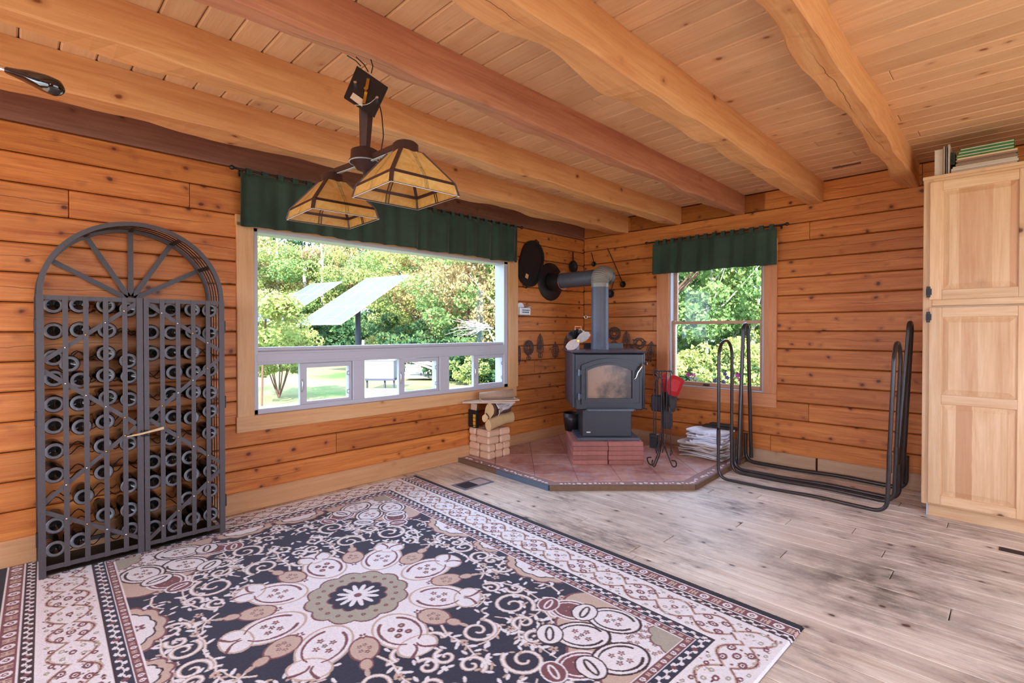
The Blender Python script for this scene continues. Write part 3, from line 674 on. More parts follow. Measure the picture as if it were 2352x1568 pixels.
    def motif(t0, half, per):
        sx, ci = cell(per); t = (d-t0)/half; x = sx*per/half; e = np.hypot(x, t)
        ev = ci % 2 == 0
        lay(t0-half, t0+half, CREAM, ev & (e < .85)); lay(t0-half, t0+half, ROSE, ev & (e < .45)); lay(t0-half, t0+half, CREAM, ev & (e < .2))
        hm = ~ev & (((np.abs(np.abs(x)-.55) < .16) & (np.abs(t) < .75)) | ((np.abs(t) < .14) & (np.abs(x) < .6)) | ((np.abs(x) < .14) & (np.abs(t) < .75)))
        lay(t0-half, t0+half, BEIGE, hm)
    motif(.0775, .0235, .052); motif(.4225, .0125, .034)
    for t0, per, hf in ((.131, .044, .017), (.380, .050, .020)):
        sx, ci = cell(per); t = (d-t0)/hf; x = sx*per/hf
        m = (np.abs(t-.0-.15*np.sin(x*3)) < .14) | (np.hypot((x-.6)/.55, (t-.5)/.38) < 1) | (np.hypot((x+.6)/.55, (t+.5)/.38) < 1)
        lay(t0-hf, t0+hf, CREAM, m)
        lay(t0-hf, t0+hf, ROSE, (ci % 3 == 0) & (np.hypot(x, t) < .55))
    per = .34; sx, ci = cell(per); X = sx*per; T = d-.255
    am = .058*np.cos(2*np.pi*sx); lay(.165, .345, BEIGE, np.abs(np.abs(T)-np.abs(am)-.012) < .0085); lay(.165, .345, ROSE, np.abs(np.abs(T)-np.abs(am)-.012) < .003)
    for ox, ot in ((.0, .0), (.038, .036), (-.038, .036), (.038, -.036), (-.038, -.036)):
        e = np.hypot((X-ox)/.021, (T-ot)/.016); lay(.16, .35, ROSE, e < 1); lay(.16, .35, CREAM, e < .5); lay(.16, .35, DROSE, e < .25)
    X2 = (np.abs(sx)-.5)*per
    for ox, ot, rr in ((0, 0, .016), (0.03, .03, .012), (-.03, .03, .012), (.03, -.03, .012), (-.03, -.03, .012), (.055, .06, .013), (.0, .068, .012), (.055, -.06, .013), (0, -.068, .012), (.095, .072, .010), (.095, -.072, .010)):
        e = np.hypot((X2+ox)/rr, (T-ot)/rr/.8); lay(.16, .35, ROSE if rr > .012 else SAGE, e < 1); lay(.16, .35, CREAM, e < .4)
    for k in range(130):
        s0 = R_.uniform(0, 1.4); t0 = R_.uniform(-.085, .085)
        e = np.hypot(s-s0, T-t0); lay(.165, .345, R_.choice([ROSE, SAGE, BEIGE, DROSE]), e < R_.uniform(.0035, .006))
    # mesh
    st = .0034; mx, my = int(Lx/st)+1, int(Ly/st)+1
    xs = np.linspace(-hx, hx, mx); ys = np.linspace(-hy, hy, my); X, Y = np.meshgrid(xs, ys)
    iu = np.minimum((np.abs(X)/q+.5).astype(int), nx-1); iw = np.minimum((np.abs(Y)/q+.5).astype(int), ny-1); colr = cv[iw, iu]
    lum = colr.sum(-1); n_ = RNG.random(X.shape)
    Z = .009+.0012*n_+.0006*(lum > 1.2); ed = np.minimum(hx-np.abs(X), hy-np.abs(Y)); Z = np.where(ed < .004, .001, Z)
    colr = colr*(.90+.2*n_[..., None])
    co = np.stack([X, Y, Z], -1).reshape(-1, 3)
    a = np.arange(mx*my).reshape(my, mx); F_ = np.stack([a[:-1, :-1], a[:-1, 1:], a[1:, 1:], a[1:, :-1]], -1).reshape(-1, 4)
    me = bpy.data.meshes.new('rug'); me.vertices.add(len(co)); me.vertices.foreach_set('co', co.ravel()); me.loops.add(F_.size); me.loops.foreach_set('vertex_index', F_.ravel().astype(np.int32))
    me.polygons.add(len(F_)); me.polygons.foreach_set('loop_start', np.arange(0, F_.size, 4, dtype=np.int32)); me.update(calc_edges=True)
    at = me.color_attributes.new('weave', 'FLOAT_COLOR', 'POINT'); at.data.foreach_set('color', np.concatenate([colr.reshape(-1, 3), np.ones((len(co), 1))], 1).ravel().astype(np.float32))
    T = NT('woven_rug'); ca = T.n('Attribute', None, attribute_name='weave').outputs['Color']
    P = T.n('NewGeometry').outputs['Position']; nz = T.noise(P, 300., 2)
    T.end(T.n('BsdfPrincipled', {'Base Color': ca, 'Roughness': .9, 'Specular IOR Level': .15, 'Sheen Weight': .12, 'Normal': T.n('Bump', {'Strength': .5, 'Distance': .003, 'Height': nz}).outputs[0]}).outputs[0])
    me.materials.append(T.m)
    c0 = FL+ux*hx-uy*hy
    m = frame((c0[0], c0[1], .0006), (ux[0], ux[1], 0), (uy[0], uy[1], 0))
    tag(link('rug', me, None, None, m), 'dark navy oriental rug with cream scrollwork and a round flower medallion', 'rug')
build_rug()

# ================================================================== HEARTH PAD
HZ = .042
hp = [(.004, -1.895), (1.134, -1.935), (1.895, -1.150), (1.850, -.024), (.004, -.024)]
hearth = empty('hearth_pad', (.9, -.9, 0), 'low polygonal tiled hearth pad under the wood stove', 'hearth')
MB().prism(hp, HZ-.004).build('base', M['grout'], hearth)
import bmesh
def clip_poly(poly, nrm, off):
    out = []
    for i in range(len(poly)):
        a, b = poly[i], poly[(i+1) % len(poly)]; da = a[0]*nrm[0]+a[1]*nrm[1]-off; db = b[0]*nrm[0]+b[1]*nrm[1]-off
        if da <= 0: out.append(a)
        if (da < 0) != (db < 0): t = da/(da-db); out.append((a[0]+(b[0]-a[0])*t, a[1]+(b[1]-a[1])*t))
    return out
inn = [(.03, -1.80), (1.10, -1.835), (1.795, -1.115), (1.755, -.03), (.03, -.03)]
ti = 0
for i in range(-1, 9):
    for j in range(-6, 6):
        s_ = .33; A0 = i*s_+.02; B0 = j*s_+.1
        def rot(a, b): return ((a-b)*.7071, (a+b)*.7071-1.9+.0)
        sq = [rot(A0+.003, B0+.003), rot(A0+s_-.003, B0+.003), rot(A0+s_-.003, B0+s_-.003), rot(A0+.003, B0+s_-.003)]
        for k in range(5):
            a, b = inn[k], inn[(k+1) % 5]; n_ = (b[1]-a[1], -(b[0]-a[0])); l = math.hypot(*n_); n_ = (n_[0]/l, n_[1]/l)
            if len(sq) >= 3: sq = clip_poly(sq, n_, n_[0]*a[0]+n_[1]*a[1])
        if len(sq) >= 3:
            xs_ = [p[0] for p in sq]; ys_ = [p[1] for p in sq]
            if (max(xs_)-min(xs_))*(max(ys_)-min(ys_)) < .004: continue
            MB().prism([(x, y) for x, y in sq], .006, Matrix.Translation((0, 0, HZ-.006))).build('tile', M['tile'], hearth); ti += 1
# pebble border and timber edging
rp = random.Random(4); pb = MB()
for k in range(0, 3):
    a, b = Vector(hp[k]), Vector(hp[k+1]); L = (b-a).length; t = (b-a)/L; n_ = Vector((-t.y, t.x))
    s = .02
    while s < L-.02:
        w = rp.uniform(.018, .045); off = rp.uniform(.026, .05)
        p = a+t*(s+w/2)+n_*off; m = 6; ang = rp.uniform(0, 3)
        poly = [(p.x+math.cos(ang+2*math.pi*i/m)*w*.48*rp.uniform(.7, 1), p.y+math.sin(ang+2*math.pi*i/m)*w*.38*rp.uniform(.7, 1)) for i in range(m)]
        if rp.random() < .86: pb.prism(poly, .004, Matrix.Translation((0, 0, HZ-.005)))
        s += w+.004
o = pb.build('pebble_inlay', M['pebble'], hearth); o['kind'] = 'stuff'
for k, mt in ((0, 'hedgeblue'), (1, 'hedge'), (2, 'hedge')):
    a, b = Vector(hp[k]), Vector(hp[k+1]); t = (b-a).normalized(); n_ = Vector((-t.y, t.x)); sl = [(a, b)]
    if k == 0: mid = a+(b-a)*.48; sl = [(a, mid), (mid, b)]
    for q, (p0, p1) in enumerate(sl):
        mt_ = 'hedge' if (k == 0 and q == 0) else mt
        poly = [(p0-n_*.016).to_tuple(), (p1-n_*.016).to_tuple(), (p1+n_*.0).to_tuple(), (p0+n_*.0).to_tuple()]
        MB().prism(poly, HZ-.001).build('edging', M[mt_], hearth)

# ================================================================== BRICK PLINTH
RD = (_r[0], _r[1], 0); DD = (_d0[0], _d0[1], 0)
SM = frame(pos(.83, 4.32, HZ), RD, DD)          # local: x to the right, y away, z up, origin at the plinth's front foot
plinth = empty('brick_plinth', None, 'plinth of loose red paver bricks under the stove', 'plinth', M4=SM)
def loc(mb, name, mat, parent, base=SM, off=(0, 0, 0)):
    """mb in the local frame of base"""
    c = np.array(mb.v); c0 = Vector(((c.min(0)+c.max(0))/2).tolist()); m = base @ Matrix.Translation(c0); mb.v = [tuple(Vector(p)-c0) for p in mb.v]; return mb.build(name, mat, parent, m)
rb_ = random.Random(8); bh = .0395; PWd = .305
for k in range(5):
    for i in range(2):
        for (yy0, yy1) in ((0, .20), (.205, .405), (.41, .60)):
            j = rb_.uniform(-.003, .003); x0 = -PWd+i*PWd+.002
            MB_ = MB().box((x0+j, yy0+rb_.uniform(0, .004), k*bh+.001), (x0+PWd-.004+j, yy1, (k+1)*bh-.0005), .003); loc(MB_, 'brick', M['brick'], plinth)
PZ = 5*bh
# ================================================================== STOVE
stove = empty('wood_stove', None, 'grey steel pedestal wood stove with an arched glass door', 'stove', M4=SM @ Matrix.Translation((0, 0, PZ)))
st = M['stove']; off_ = .025
def L(mb, n, m, par=stove): return loc(mb, n, m, par)
L(MB().box((-.262, .06, PZ), (.285, .60, PZ+.022), .003), 'base_plate', M['stoveplate'])
L(MB().box((-.205, .125, PZ+.022), (.228, .56, .47), .004), 'pedestal', st)
L(MB().box((-.17, .122, PZ+.055), (-.135, .1255, PZ+.064)), 'nameplate', M['chrome'])
bz0, bz1 = .455, .955
L(MB().box((-.272, .10, bz0), (.326, .78, bz1), .012), 'firebox', st)
L(MB().box((-.295, .12, bz0+.015), (-.270, .76, bz1), .006), 'side_panel', st); L(MB().box((.324, .12, bz0+.015), (.345, .76, bz1), .006), 'side_panel', st)
tp = MB(); tp.add([(-.30, .085, bz1+.006), (.352, .085, bz1+.006), (.37, .80, bz1+.006), (-.32, .80, bz1+.006), (-.31, .075, bz1+.020), (.366, .075, bz1+.020), (.38, .81, bz1+.020), (-.33, .81, bz1+.020)], [(0, 1, 2, 3), (4, 5, 6, 7), (0, 1, 5, 4), (1, 2, 6, 5), (2, 3, 7, 6), (3, 0, 4, 7)]); L(tp, 'top_plate', M['stoveplate'])
L(MB().box((-.10, .79, bz1), (.30, .83, bz1+.075), .002), 'rear_shield', st)
# door with an arched head
def archpoly(x0, x1, z0, zs, rise, n=14):
    xc = (x0+x1)/2; hw = (x1-x0)/2; P = [(x0, z0), (x1, z0)]
    for i in range(n+1): t = 1-2*i/n; P.append((xc+hw*t, zs+rise*(1-t*t)))
    return P
FM = SM @ Matrix(((1, 0, 0, 0), (0, 0, -1, 0), (0, 1, 0, 0), (0, 0, 0, 1)))      # x right, y up, z towards the viewer
def facemesh(poly_o, poly_i, y0, y1):
    n = len(poly_o); v = [(p[0], y0, p[1]) for p in poly_o]+[(p[0], y1, p[1]) for p in poly_o]+[(p[0], y1, p[1]) for p in poly_i]+[(p[0], y0, p[1]) for p in poly_i]; f = []
    for i in range(n):
        j = (i+1) % n
        f += [(i, j, n+j, n+i), (n+i, n+j, 2*n+j, 2*n+i), (2*n+i, 2*n+j, 3*n+j, 3*n+i)]
    return MB().add(v, f)
o1 = archpoly(-.222, .300, .508, .852, .062); i1 = archpoly(-.207, .285, .522, .838, .062); i2 = archpoly(-.172, .222, .564, .806, .050)
L(facemesh(o1, i1, .10, .070), 'door_frame', st); i15 = archpoly(-.188, .240, .548, .822, .055); L(facemesh(i1, i15, .092, .076), 'door', st); L(facemesh(i15, i2, .095, .066), 'glass_retainer', st)
gp = archpoly(-.176, .226, .560, .806, .051); mb = MB(); mb.add([(p[0], .088, p[1]) for p in gp]+[(p[0], .094, p[1]) for p in gp], [tuple(range(len(gp))), tuple(range(2*len(gp)-1, len(gp)-1, -1))]); L(mb, 'door_glass', M['soot'])
for z in (.58, .79):
    L(MB().tube([(-.243, .072, z-.028), (-.243, .072, z+.028)], .012, 12).box((-.24, .078, z-.02), (-.218, .10, z+.02), .002), 'hinge', M['stoveplate'])
L(MB().tube([(.236, .050, .735), (.250, .045, .745), (.264, .040, .79), (.288, .035, .835), (.308, .045, .858)], .006, 8, radii=[.004, .0055, .008, .011, .007]).tube([(.308, .045, .858), (.326, .06, .866)], .006, 8), 'door_handle', M['chrome'])
L(MB().tube([(.326, .06, .866), (.346, .05, .870)], .011, 10), 'handle_knob', M['iron'])
L(MB().tube([(-.188, .066, .455), (-.166, .066, .470), (.232, .066, .470), (.248, .066, .456)], .005, 6).box((-.17, .066, .452), (.235, .11, .468), .002), 'ash_lip', M['stoveplate'])
L(MB().tube([(.325, .12, .47), (.36, .10, .465)], .006, 8), 'damper_rod', M['iron'])
# kettle-like pan behind the pedestal, coal hod
hod = empty('ash_bucket', None, 'small black ash bucket tucked behind the stove pedestal', 'bucket', M4=SM @ Matrix.Translation((-.27, .62, PZ)))
mb = MB(); mb.lathe([(.0, .002), (.07, .002), (.085, .10), (.088, .17), (.083, .17), (.078, .10), (.0, .01)], 24); mb.build('body', M['iron'], hod, SM @ Matrix.Translation((-.25, .505, PZ)))
hod.matrix_basis = SM @ Matrix.Translation((-.25, .505, PZ))
for c_ in list(hod.children): c_.matrix_basis = Matrix.Identity(4)
# ================================================================== STOVE PIPE
PX, PY = .735, -.722
pipe = empty('stove_pipe', (PX, PY, bz1+HZ+.02), 'grey stove pipe rising from the stove and elbowing into the wall', 'stove pipe')
zt0 = HZ+bz1+.020
MB().tube([(PX, PY, zt0), (PX, PY, zt0+.06)], .088, 28).build('collar', M['pipe'], pipe)
MB().tube([(PX, PY, zt0+.05), (PX, PY, 1.625)], .083, 28).tube([(PX, PY, 1.60), (PX, PY, 1.607)], .085, 28).build('riser', M['pipe'], pipe)
HZP = 1.735
pts = [(PX, PY, 1.62)]+[tuple(p) for p in fillet([(PX, PY, 1.62), (PX, PY, HZP+.012), (PX, PY+.15, HZP+.01)], .13, 22)[1:-1]]+[(PX, PY+.128, HZP+.01)]
P_ = [Vector(p) for p in pts]; P2 = []; 
tot = [0]
for a, b in zip(P_[:-1], P_[1:]): tot.append(tot[-1]+(b-a).length)
N = 96; rad = []
for i in range(N+1):
    s = tot[-1]*i/N; k = max(j for j in range(len(tot)) if tot[j] <= s+1e-9); k = min(k, len(P_)-2); t = (s-tot[k])/max(1e-9, tot[k+1]-tot[k]); P2.append(P_[k].lerp(P_[k+1], t)); rad.append(.084+(.0042 if i % 4 < 2 and 14 < i < 84 else 0))
MB().tube(P2, .084, 28, radii=rad).build('elbow', M['elbow'], pipe)
pp = fillet([(PX, PY+.10, HZP), (PX, -.605+.012, HZP), (.40, -.61, HZP)], .10, 16)
mb = MB().tube([(PX, PY+.09, HZP), (PX, -.588, HZP)], .087, 28); mb.tube([(PX+.0, -.60, HZP+.005), (PX-.10, -.60, HZP)], .086, 28); mb.build('elbow', M['pipe'], pipe)
MB().tube([(PX-.05, -.605, HZP), (.12, -.608, HZP-.005)], .080, 28).build('horizontal_pipe', M['pipe'], pipe)
MB().tube([(.19, -.608, HZP-.005), (.03, -.608, HZP-.005)], .101, 28).build('wall_collar', M['iron'], pipe)
MB().tube([(.192, -.608, HZP-.005), (.186, -.608, HZP-.005)], .103, 28).build('trim_ring', M['chrome'], pipe)
mm = Matrix.Translation((.0, -.608, HZP-.005)) @ Matrix.Rotation(math.pi/2, 4, 'Y')
MB().lathe([(.0, .002), (.205, .002), (.207, .006), (.20, .011), (.10, .014), (.0, .014)], 40, mm).build('wall_flange', M['iron'], pipe)
MB().tube([(PX-.055, PY-.062, 1.33), (PX-.085, PY-.093, 1.33)], .004, 8).tube([(PX-.10, PY-.107, 1.33)]+[(PX-.094-.013*math.cos(a), PY-.101-.013*math.cos(a), 1.33+.012*math.sin(a)) for a in np.linspace(0, 6.2, 12)], .0035, 6).build('damper_key', M['chrome'], pipe)
# stove-top fan
FMt = SM @ Matrix.Translation((-.228, .30, bz1+.020)) @ Matrix.Scale(1.12, 4)
fan = empty('stove_fan', None, 'small heat-powered fan with pale two-blade propeller on the stove top', 'fan', M4=FMt)
loc(MB().box((-.045, -.03, 0), (.06, .03, .006), .002), 'base', M['stoveplate'], fan, FMt)
loc(MB().box((-.010, -.008, .004), (.012, .012, .085), .002), 'post', M['stoveplate'], fan, FMt)
for k in range(11):
    a = math.radians(90+(k-5)*12); c0 = Vector((.0, .01, .085)); e = c0+Vector((math.cos(a)*.092, 0, math.sin(a)*.085)); s0 = c0+Vector((math.cos(a)*.012, 0, math.sin(a)*.02))
    loc(MB().bar(s0, e, .05, .003, (0, 1, 0)), 'fin', M['iron'] if k > 3 else M['tin'], fan, FMt)
hd = [(-.02, .0, .165), (-.02, .0, .195), (.03, .0, .195), (.03, .0, .165)]
loc(MB().tube(hd, .0035, 6), 'carry_handle', M['copper'], fan, FMt)
for a in (math.radians(32), math.radians(212)):
    pl = []
    for t in np.linspace(0, 1, 9): pl.append((t*.112, .012+.026*math.sin(math.pi*min(1, t*.95+.05))**.8+.004))
    pol = [(x, w) for x, w in pl]+[(x, -w*.8) for x, w in pl[::-1]]
    ca, sa = math.cos(a), math.sin(a); mb = MB(); n = len(pol); v = []
    for dy in (-.032, -.0335): v += [(x*ca-w*sa, dy-w*.35, .078+x*sa+w*ca) for x, w in pol]
    mb.add(v, [tuple(range(n)), tuple(range(2*n-1, n-1, -1))]+[(i, (i+1) % n, n+(i+1) % n, n+i) for i in range(n)]); loc(mb, 'blade', M['tin'], fan, FMt)
loc(MB().tube([(0, -.042, .078), (0, .0, .078)], .011, 12), 'hub', M['brass'], fan, FMt)

# ================================================================== FIREPLACE TOOLS
TB = Vector((1.395, -.745, HZ))
def q2(px, py, D=None):
    """point at the depth of the tool stand"""
    DD_ = 4.30 if D is None else D; return Vector(atD(px, py, DD_).tolist())
tools = empty('fireplace_tool_stand', TB, 'wrought iron fireplace tool stand with scrolled feet beside the stove', 'tool stand')
cx = q2(1520, 1010)
MB().tube([q2(1520, 1015), q2(1519, 880)], .006, 8).tube([q2(1524, 1018, 4.32), q2(1523, 878, 4.32)], .005, 8).build('post', M['iron'], tools)
for leg in ([(1518, 1012), (1512, 1035), (1500, 1050), (1489, 1044), (1486, 1034), (1496, 1030)], [(1520, 1014), (1515, 1040), (1503, 1058), (1497, 1052), (1499, 1040)], [(1523, 1014), (1530, 1032), (1545, 1058), (1554, 1056), (1553, 1046), (1543, 1042)]):
    D = 4.22 if leg[-1][1] < 1036 else 4.12
    base = [q2(x, y, 4.31+(D-4.31)*k/(len(leg)-1)) for k, (x, y) in enumerate(leg)]
    lo = min(p.z for p in base); sh = HZ+.006-lo
    base = [p+Vector((0, 0, sh*k/(len(base)-1) if p.z > lo+.03 else sh)) for k, p in enumerate(base)]
    MB().tube(fillet(base, .03, 4), .0055, 8).build('foot', M['iron'], tools)
MB().tube([q2(1500, 852), q2(1543, 852)], .005, 8).tube([q2(1506, 850), q2(1518, 868), q2(1526, 870)], .004, 6).build('hanger_bar', M['iron'], tools)
def tool(nm, lab, hook, shaft, extra, D, cat):
    e = empty(nm, q2(*shaft[-1], D), lab, cat, 'iron hearth tools hanging on the stand')
    MB().tube(fillet([q2(x, y, D) for x, y in hook], .02, 4), .0048, 8).tube([q2(x, y, D) for x, y in shaft], .0048, 8).build('shaft', M['iron'], e); extra(e, D); return e
def ex_brush(e, D): 
    a = q2(1502, 1004, D); MB().box(a+Vector((-.035, -.02, 0)), a+Vector((.035, .02, .03)), .004).build('head', M['iron'], e); MB().box(a+Vector((-.032, -.018, -.09)), a+Vector((.032, .018, 0)), .003).build('bristles', M['bristle'], e)
tool('hearth_brush', 'iron hearth brush with stubby black bristles, nearest the stove', [(1499, 849), (1500, 862), (1507, 868), (1502, 880)], [(1502, 880), (1501, 1004)], ex_brush, 4.27, 'brush')
def ex_poker(e, D): MB().tube([q2(1506, 1032, D), q2(1507, 1042, D), q2(1511, 1030, D)], .004, 6).build('tip', M['iron'], e)
tool('poker', 'iron poker with a bent tip, second tool from the stove', [(1503, 849), (1514, 851), (1514, 866), (1508, 876)], [(1508, 876), (1506, 1034)], ex_poker, 4.29, 'poker')
def ex_tong(e, D): MB().tube([q2(1522, 851, D), q2(1531, 851, D), q2(1531, 1000, D), q2(1521, 1040, D)], .004, 6).build('arm', M['iron'], e)
tool('fire_tongs', 'long iron fire tongs, third tool from the stove', [(1520, 870), (1518, 860), (1522, 851)], [(1520, 870), (1519, 990), (1508, 1036)], ex_tong, 4.25, 'tongs')
def ex_shovel(e, D):
    a = q2(1511, 925, D); MB().box(a+Vector((-.05, -.035, -.07)), a+Vector((.05, .035, .07)), .01).build('pan', M['iron'], e)
tool('ash_shovel', 'iron ash shovel hanging in the middle of the tool stand', [(1511, 848), (1504, 855), (1511, 866)], [(1511, 866), (1511, 925)], ex_shovel, 4.36, 'shovel')
tool('hook_rod', 'thin iron hook rod, hearth tool farthest from the stove', [(1537, 855), (1540, 850), (1545, 858)], [(1540, 855), (1541, 1032), (1539, 1046)], lambda e, D: MB().tube([q2(1539, 1046, D), q2(1544, 1040, D), q2(1541, 1030, D)], .004, 6).build('tip', M['iron'], e), 4.24, 'hook')
def glove(lab, outline_cuff, outline_hand, D, cm, hm):
    e = empty('fire_glove', q2(*outline_hand[0], D), lab, 'glove', 'leather fire gloves hung on the tool stand')
    for nm, ol, m, t in (('cuff', outline_cuff, cm, .045), ('hand', outline_hand, hm, .035)):
        n = len(ol); c = (sum(p[0] for p in ol)/n, sum(p[1] for p in ol)/n)
        front = [q2(x, y, D) for x, y in ol]; back = [q2(c[0]+(x-c[0])*.9, c[1]+(y-c[1])*.9, D+t) for x, y in ol]; fmid = [q2(c[0]+(x-c[0])*.6, c[1]+(y-c[1])*.6, D-.018) for x, y in ol]
        mb = MB(); mb.add(front+back+fmid, [(i, (i+1) % n, n+(i+1) % n, n+i) for i in range(n)]+[(i, 2*n+i, 2*n+(i+1) % n, (i+1) % n) for i in range(n)]+[tuple(range(2*n-1, n-1, -1)), tuple(range(2*n, 3*n))], False)
        mb.build(nm, m, e)
glove('fire glove with bright red flared cuff hanging on the tool stand', [(1540, 862), (1552, 862), (1562, 866), (1572, 873), (1566, 890), (1557, 910), (1545, 909), (1534, 905), (1532, 880)], [(1533, 904), (1545, 909), (1556, 911), (1554, 930), (1551, 944), (1546, 947), (1540, 944), (1538, 934), (1533, 930)], 4.42, M['red'], M['charcoal'])
glove('fire glove with dark red cuff hung behind the iron tools', [(1520, 862), (1532, 856), (1536, 872), (1534, 900), (1521, 900)], [(1521, 898), (1535, 900), (1538, 940), (1545, 950), (1545, 980), (1538, 986), (1522, 984), (1518, 940)], 4.50, M['red'], M['charcoal'])

# ================================================================== WINE RACK
RX = .312; RY0, RY1 = -4.700, -3.902; RYc = (RY0+RY1)/2; RR = (RY1-RY0)/2; RZ = 1.372
rack = empty('wine_rack', (RX/2, RYc, 0), 'arched grey iron wine rack with barred double gates against the log wall', 'wine rack')
ri = M['rackiron']
for y in (RY0+.012, RY1-.012):
    for x in (RX-.004, .035): MB().box((x-.012, y-.0135, .012), (x+.012, y+.0135, RZ)).build('upright', ri, rack)
def hoop(x, rr, w, t, n=40):
    P = [(x, RYc+rr*math.cos(a), RZ+rr*math.sin(a)) for a in np.linspace(0, math.pi, n+1)]
    mb = MB(); v = []
    for (X, Y, Z) in P:
        d = Vector((0, Y-RYc, Z-RZ)).normalized()
        for dr, dx in ((-w/2, -t/2), (w/2, -t/2), (w/2, t/2), (-w/2, t/2)): v.append((X+dx, Y+d.y*dr, Z+d.z*dr))
    f = [(k*4+i, (k+1)*4+i, (k+1)*4+(i+1) % 4, k*4+(i+1) % 4) for k in range(n) for i in range(4)]+[(0, 1, 2, 3), (n*4+3, n*4+2, n*4+1, n*4)]
    mb.add(v, f); return mb
hoop(RX-.004, RR-.011, .022, .012).build('arch', ri, rack); hoop(.035, RR-.011, .022, .012).build('arch', ri, rack)
for x in (.09, .14, .19, .24): hoop(x, RR-.006, .006, .006).build('arch_wire', M['wire'], rack)
for k in range(1, 6):
    a = math.pi*k/6; d = Vector((0, math.cos(a), math.sin(a)))
    MB().bar(Vector((.035, RYc, RZ+.0))+d*.02, Vector((.035, RYc, RZ))+d*(RR-.02), .026, .006, (1, 0, 0)).build('spoke', ri, rack)
    MB().bar(Vector((.035, RYc, RZ))+d*(RR-.012), Vector((RX-.004, RYc, RZ))+d*(RR-.012), .022, .004, d).build('cross_strap', M['wire'], rack)
for z in (.06, RZ-.012):
    MB().box((.03, RY0+.01, z-.004), (.042, RY1-.01, z+.016)).build('rail', ri, rack)
    for y in (RY0+.012, RY1-.012): MB().box((.035, y-.005, z-.004), (RX-.01, y+.005, z+.010)).build('rail', ri, rack)
for y in (RY0+.008, RY1-.008):
    for x in (.09, .14, .19, .24): MB().tube([(x, y, .07), (x, y, RZ)], .003, 6).build('side_wire', M['wire'], rack)
# wavy cradles the bottles lie in
for z in np.arange(.115, 1.34, .121):
    mb = MB()
    for x in (.055, .20): mb.tube([(x, RY0+.02+(RY1-RY0-.04)*t, z-.012+.020*math.cos(2*math.pi*t*8)*-1) for t in np.linspace(0, 1, 65)], .0028, 5)
    mb.build('cradle_wire', M['wire'], rack)
MB().box((.03, RY0+.01, .0135), (RX-.02, RY1-.01, .02)).build('base_rail', M['wire'], rack)
# gates
ym = RYc+.012
gates = ((RY0+.026, ym-.002, 4, -1), (ym+.002, RY1-.026, 4, 1))
for gi, (a, b, nb, sg) in enumerate(gates):
    gt = empty('gate', (RX, a, .03)); gt.parent = rack; gt.matrix_basis = PW(rack).inverted() @ Matrix.Translation((RX, a, .03))
    x0, x1 = RX+.0, RX+.012; z0, z1 = .045, RZ-.002
    inner = (ym-.002-.026, ym-.002) if sg < 0 else (ym+.002, ym+.024)
    MB().box((x0-.006, inner[0], z0-.02), (x1+.004, inner[1], z1)).build('stile', ri, gt)
    for z in (z0, z1-.022): MB().box((x0-.004, a, z), (x0+.003, b, z+.022)).build('gate_rail', ri, gt)
    lo, hi = (a, inner[0]) if sg < 0 else (inner[1], b); sp = (hi-lo)/(nb+.62)
    ys_ = [lo+sp*(k+.98) if sg < 0 else lo+sp*(k+.84) for k in range(nb)]
    for yb in ys_: MB().box((x0+.003, yb-.0105, z0), (x1-.004, yb+.0105, z1)).build('bar', ri, gt)
    zz = [z1-.03, z0+(z1-z0)*.705, z0+(z1-z0)*.505, z0+(z1-z0)*.27, z0+.03]; outy, iny = (a-.01, inner[0]+.006) if sg < 0 else (b+.01, inner[1]-.006)
    path = [(iny, 1.345), (outy, 1.085), (iny, .755), (outy, .375), (iny, .085)] if sg < 0 else [(iny, 1.345), (outy, 1.06), (iny, .73), (outy, .405), (iny, .075)]
    if sg < 0: path = [(iny, 1.345), (outy, 1.03), (iny, .70), (outy, .35), (iny, .10)]
    path2 = [path[0], (outy, path[1][1]+.02), None, (outy, path[1][1]-.02), path[2], (outy, path[3][1]+.02), None, (outy, path[3][1]-.02), path[4]]
    segs = [(path[0], (outy, path[1][1]+.018)), ((outy, path[1][1]-.018), path[2]), (path[2], (outy, path[3][1]+.018)), ((outy, path[3][1]-.018), path[4])]
    for (p, q) in segs:
        MB().bar((x0-.001, p[0], p[1]), (x0-.001, q[0], q[1]), .020, .005, (1, 0, 0)).build('diagonal_strap', ri, gt)
        for yb in ys_:
            t = (yb-p[0])/(q[0]-p[0])
            if 0 < t < 1:
                z = p[1]+(q[1]-p[1])*t; mm = Matrix.Translation((x1-.004, yb, z)) @ Matrix.Rotation(math.pi/2, 4, 'Y')
                MB().lathe([(.0055, 0), (.005, .002), (0, .0035)], 8, mm).build('rivet', M['brass'] if rl.random() < .5 else M['chrome'], gt)
for y, s_ in ((RY0-.004, -1), (RY1+.004, 1)):
    for z in (1.22, .78, .20): MB().box((RX-.02, y-.006, z-.035), (RX+.004, y+.006, z+.035), .002).build('hinge', M['iron'], rack)
MB().tube([(RX+.026, ym-.075, .648), (RX+.028, ym-.02, .654), (RX+.028, ym+.03, .662), (RX+.026, ym+.085, .672)], .006, 8, radii=[.003, .006, .006, .009]).build('twig_latch', M['wax'], rack)
MB().tube([(RX+.028, ym-.015+.006*math.cos(a)+a*.0018, .656+.016*math.sin(a)) for a in np.linspace(0, 18, 50)], .002, 5).build('latch_wire', M['wire'], rack)
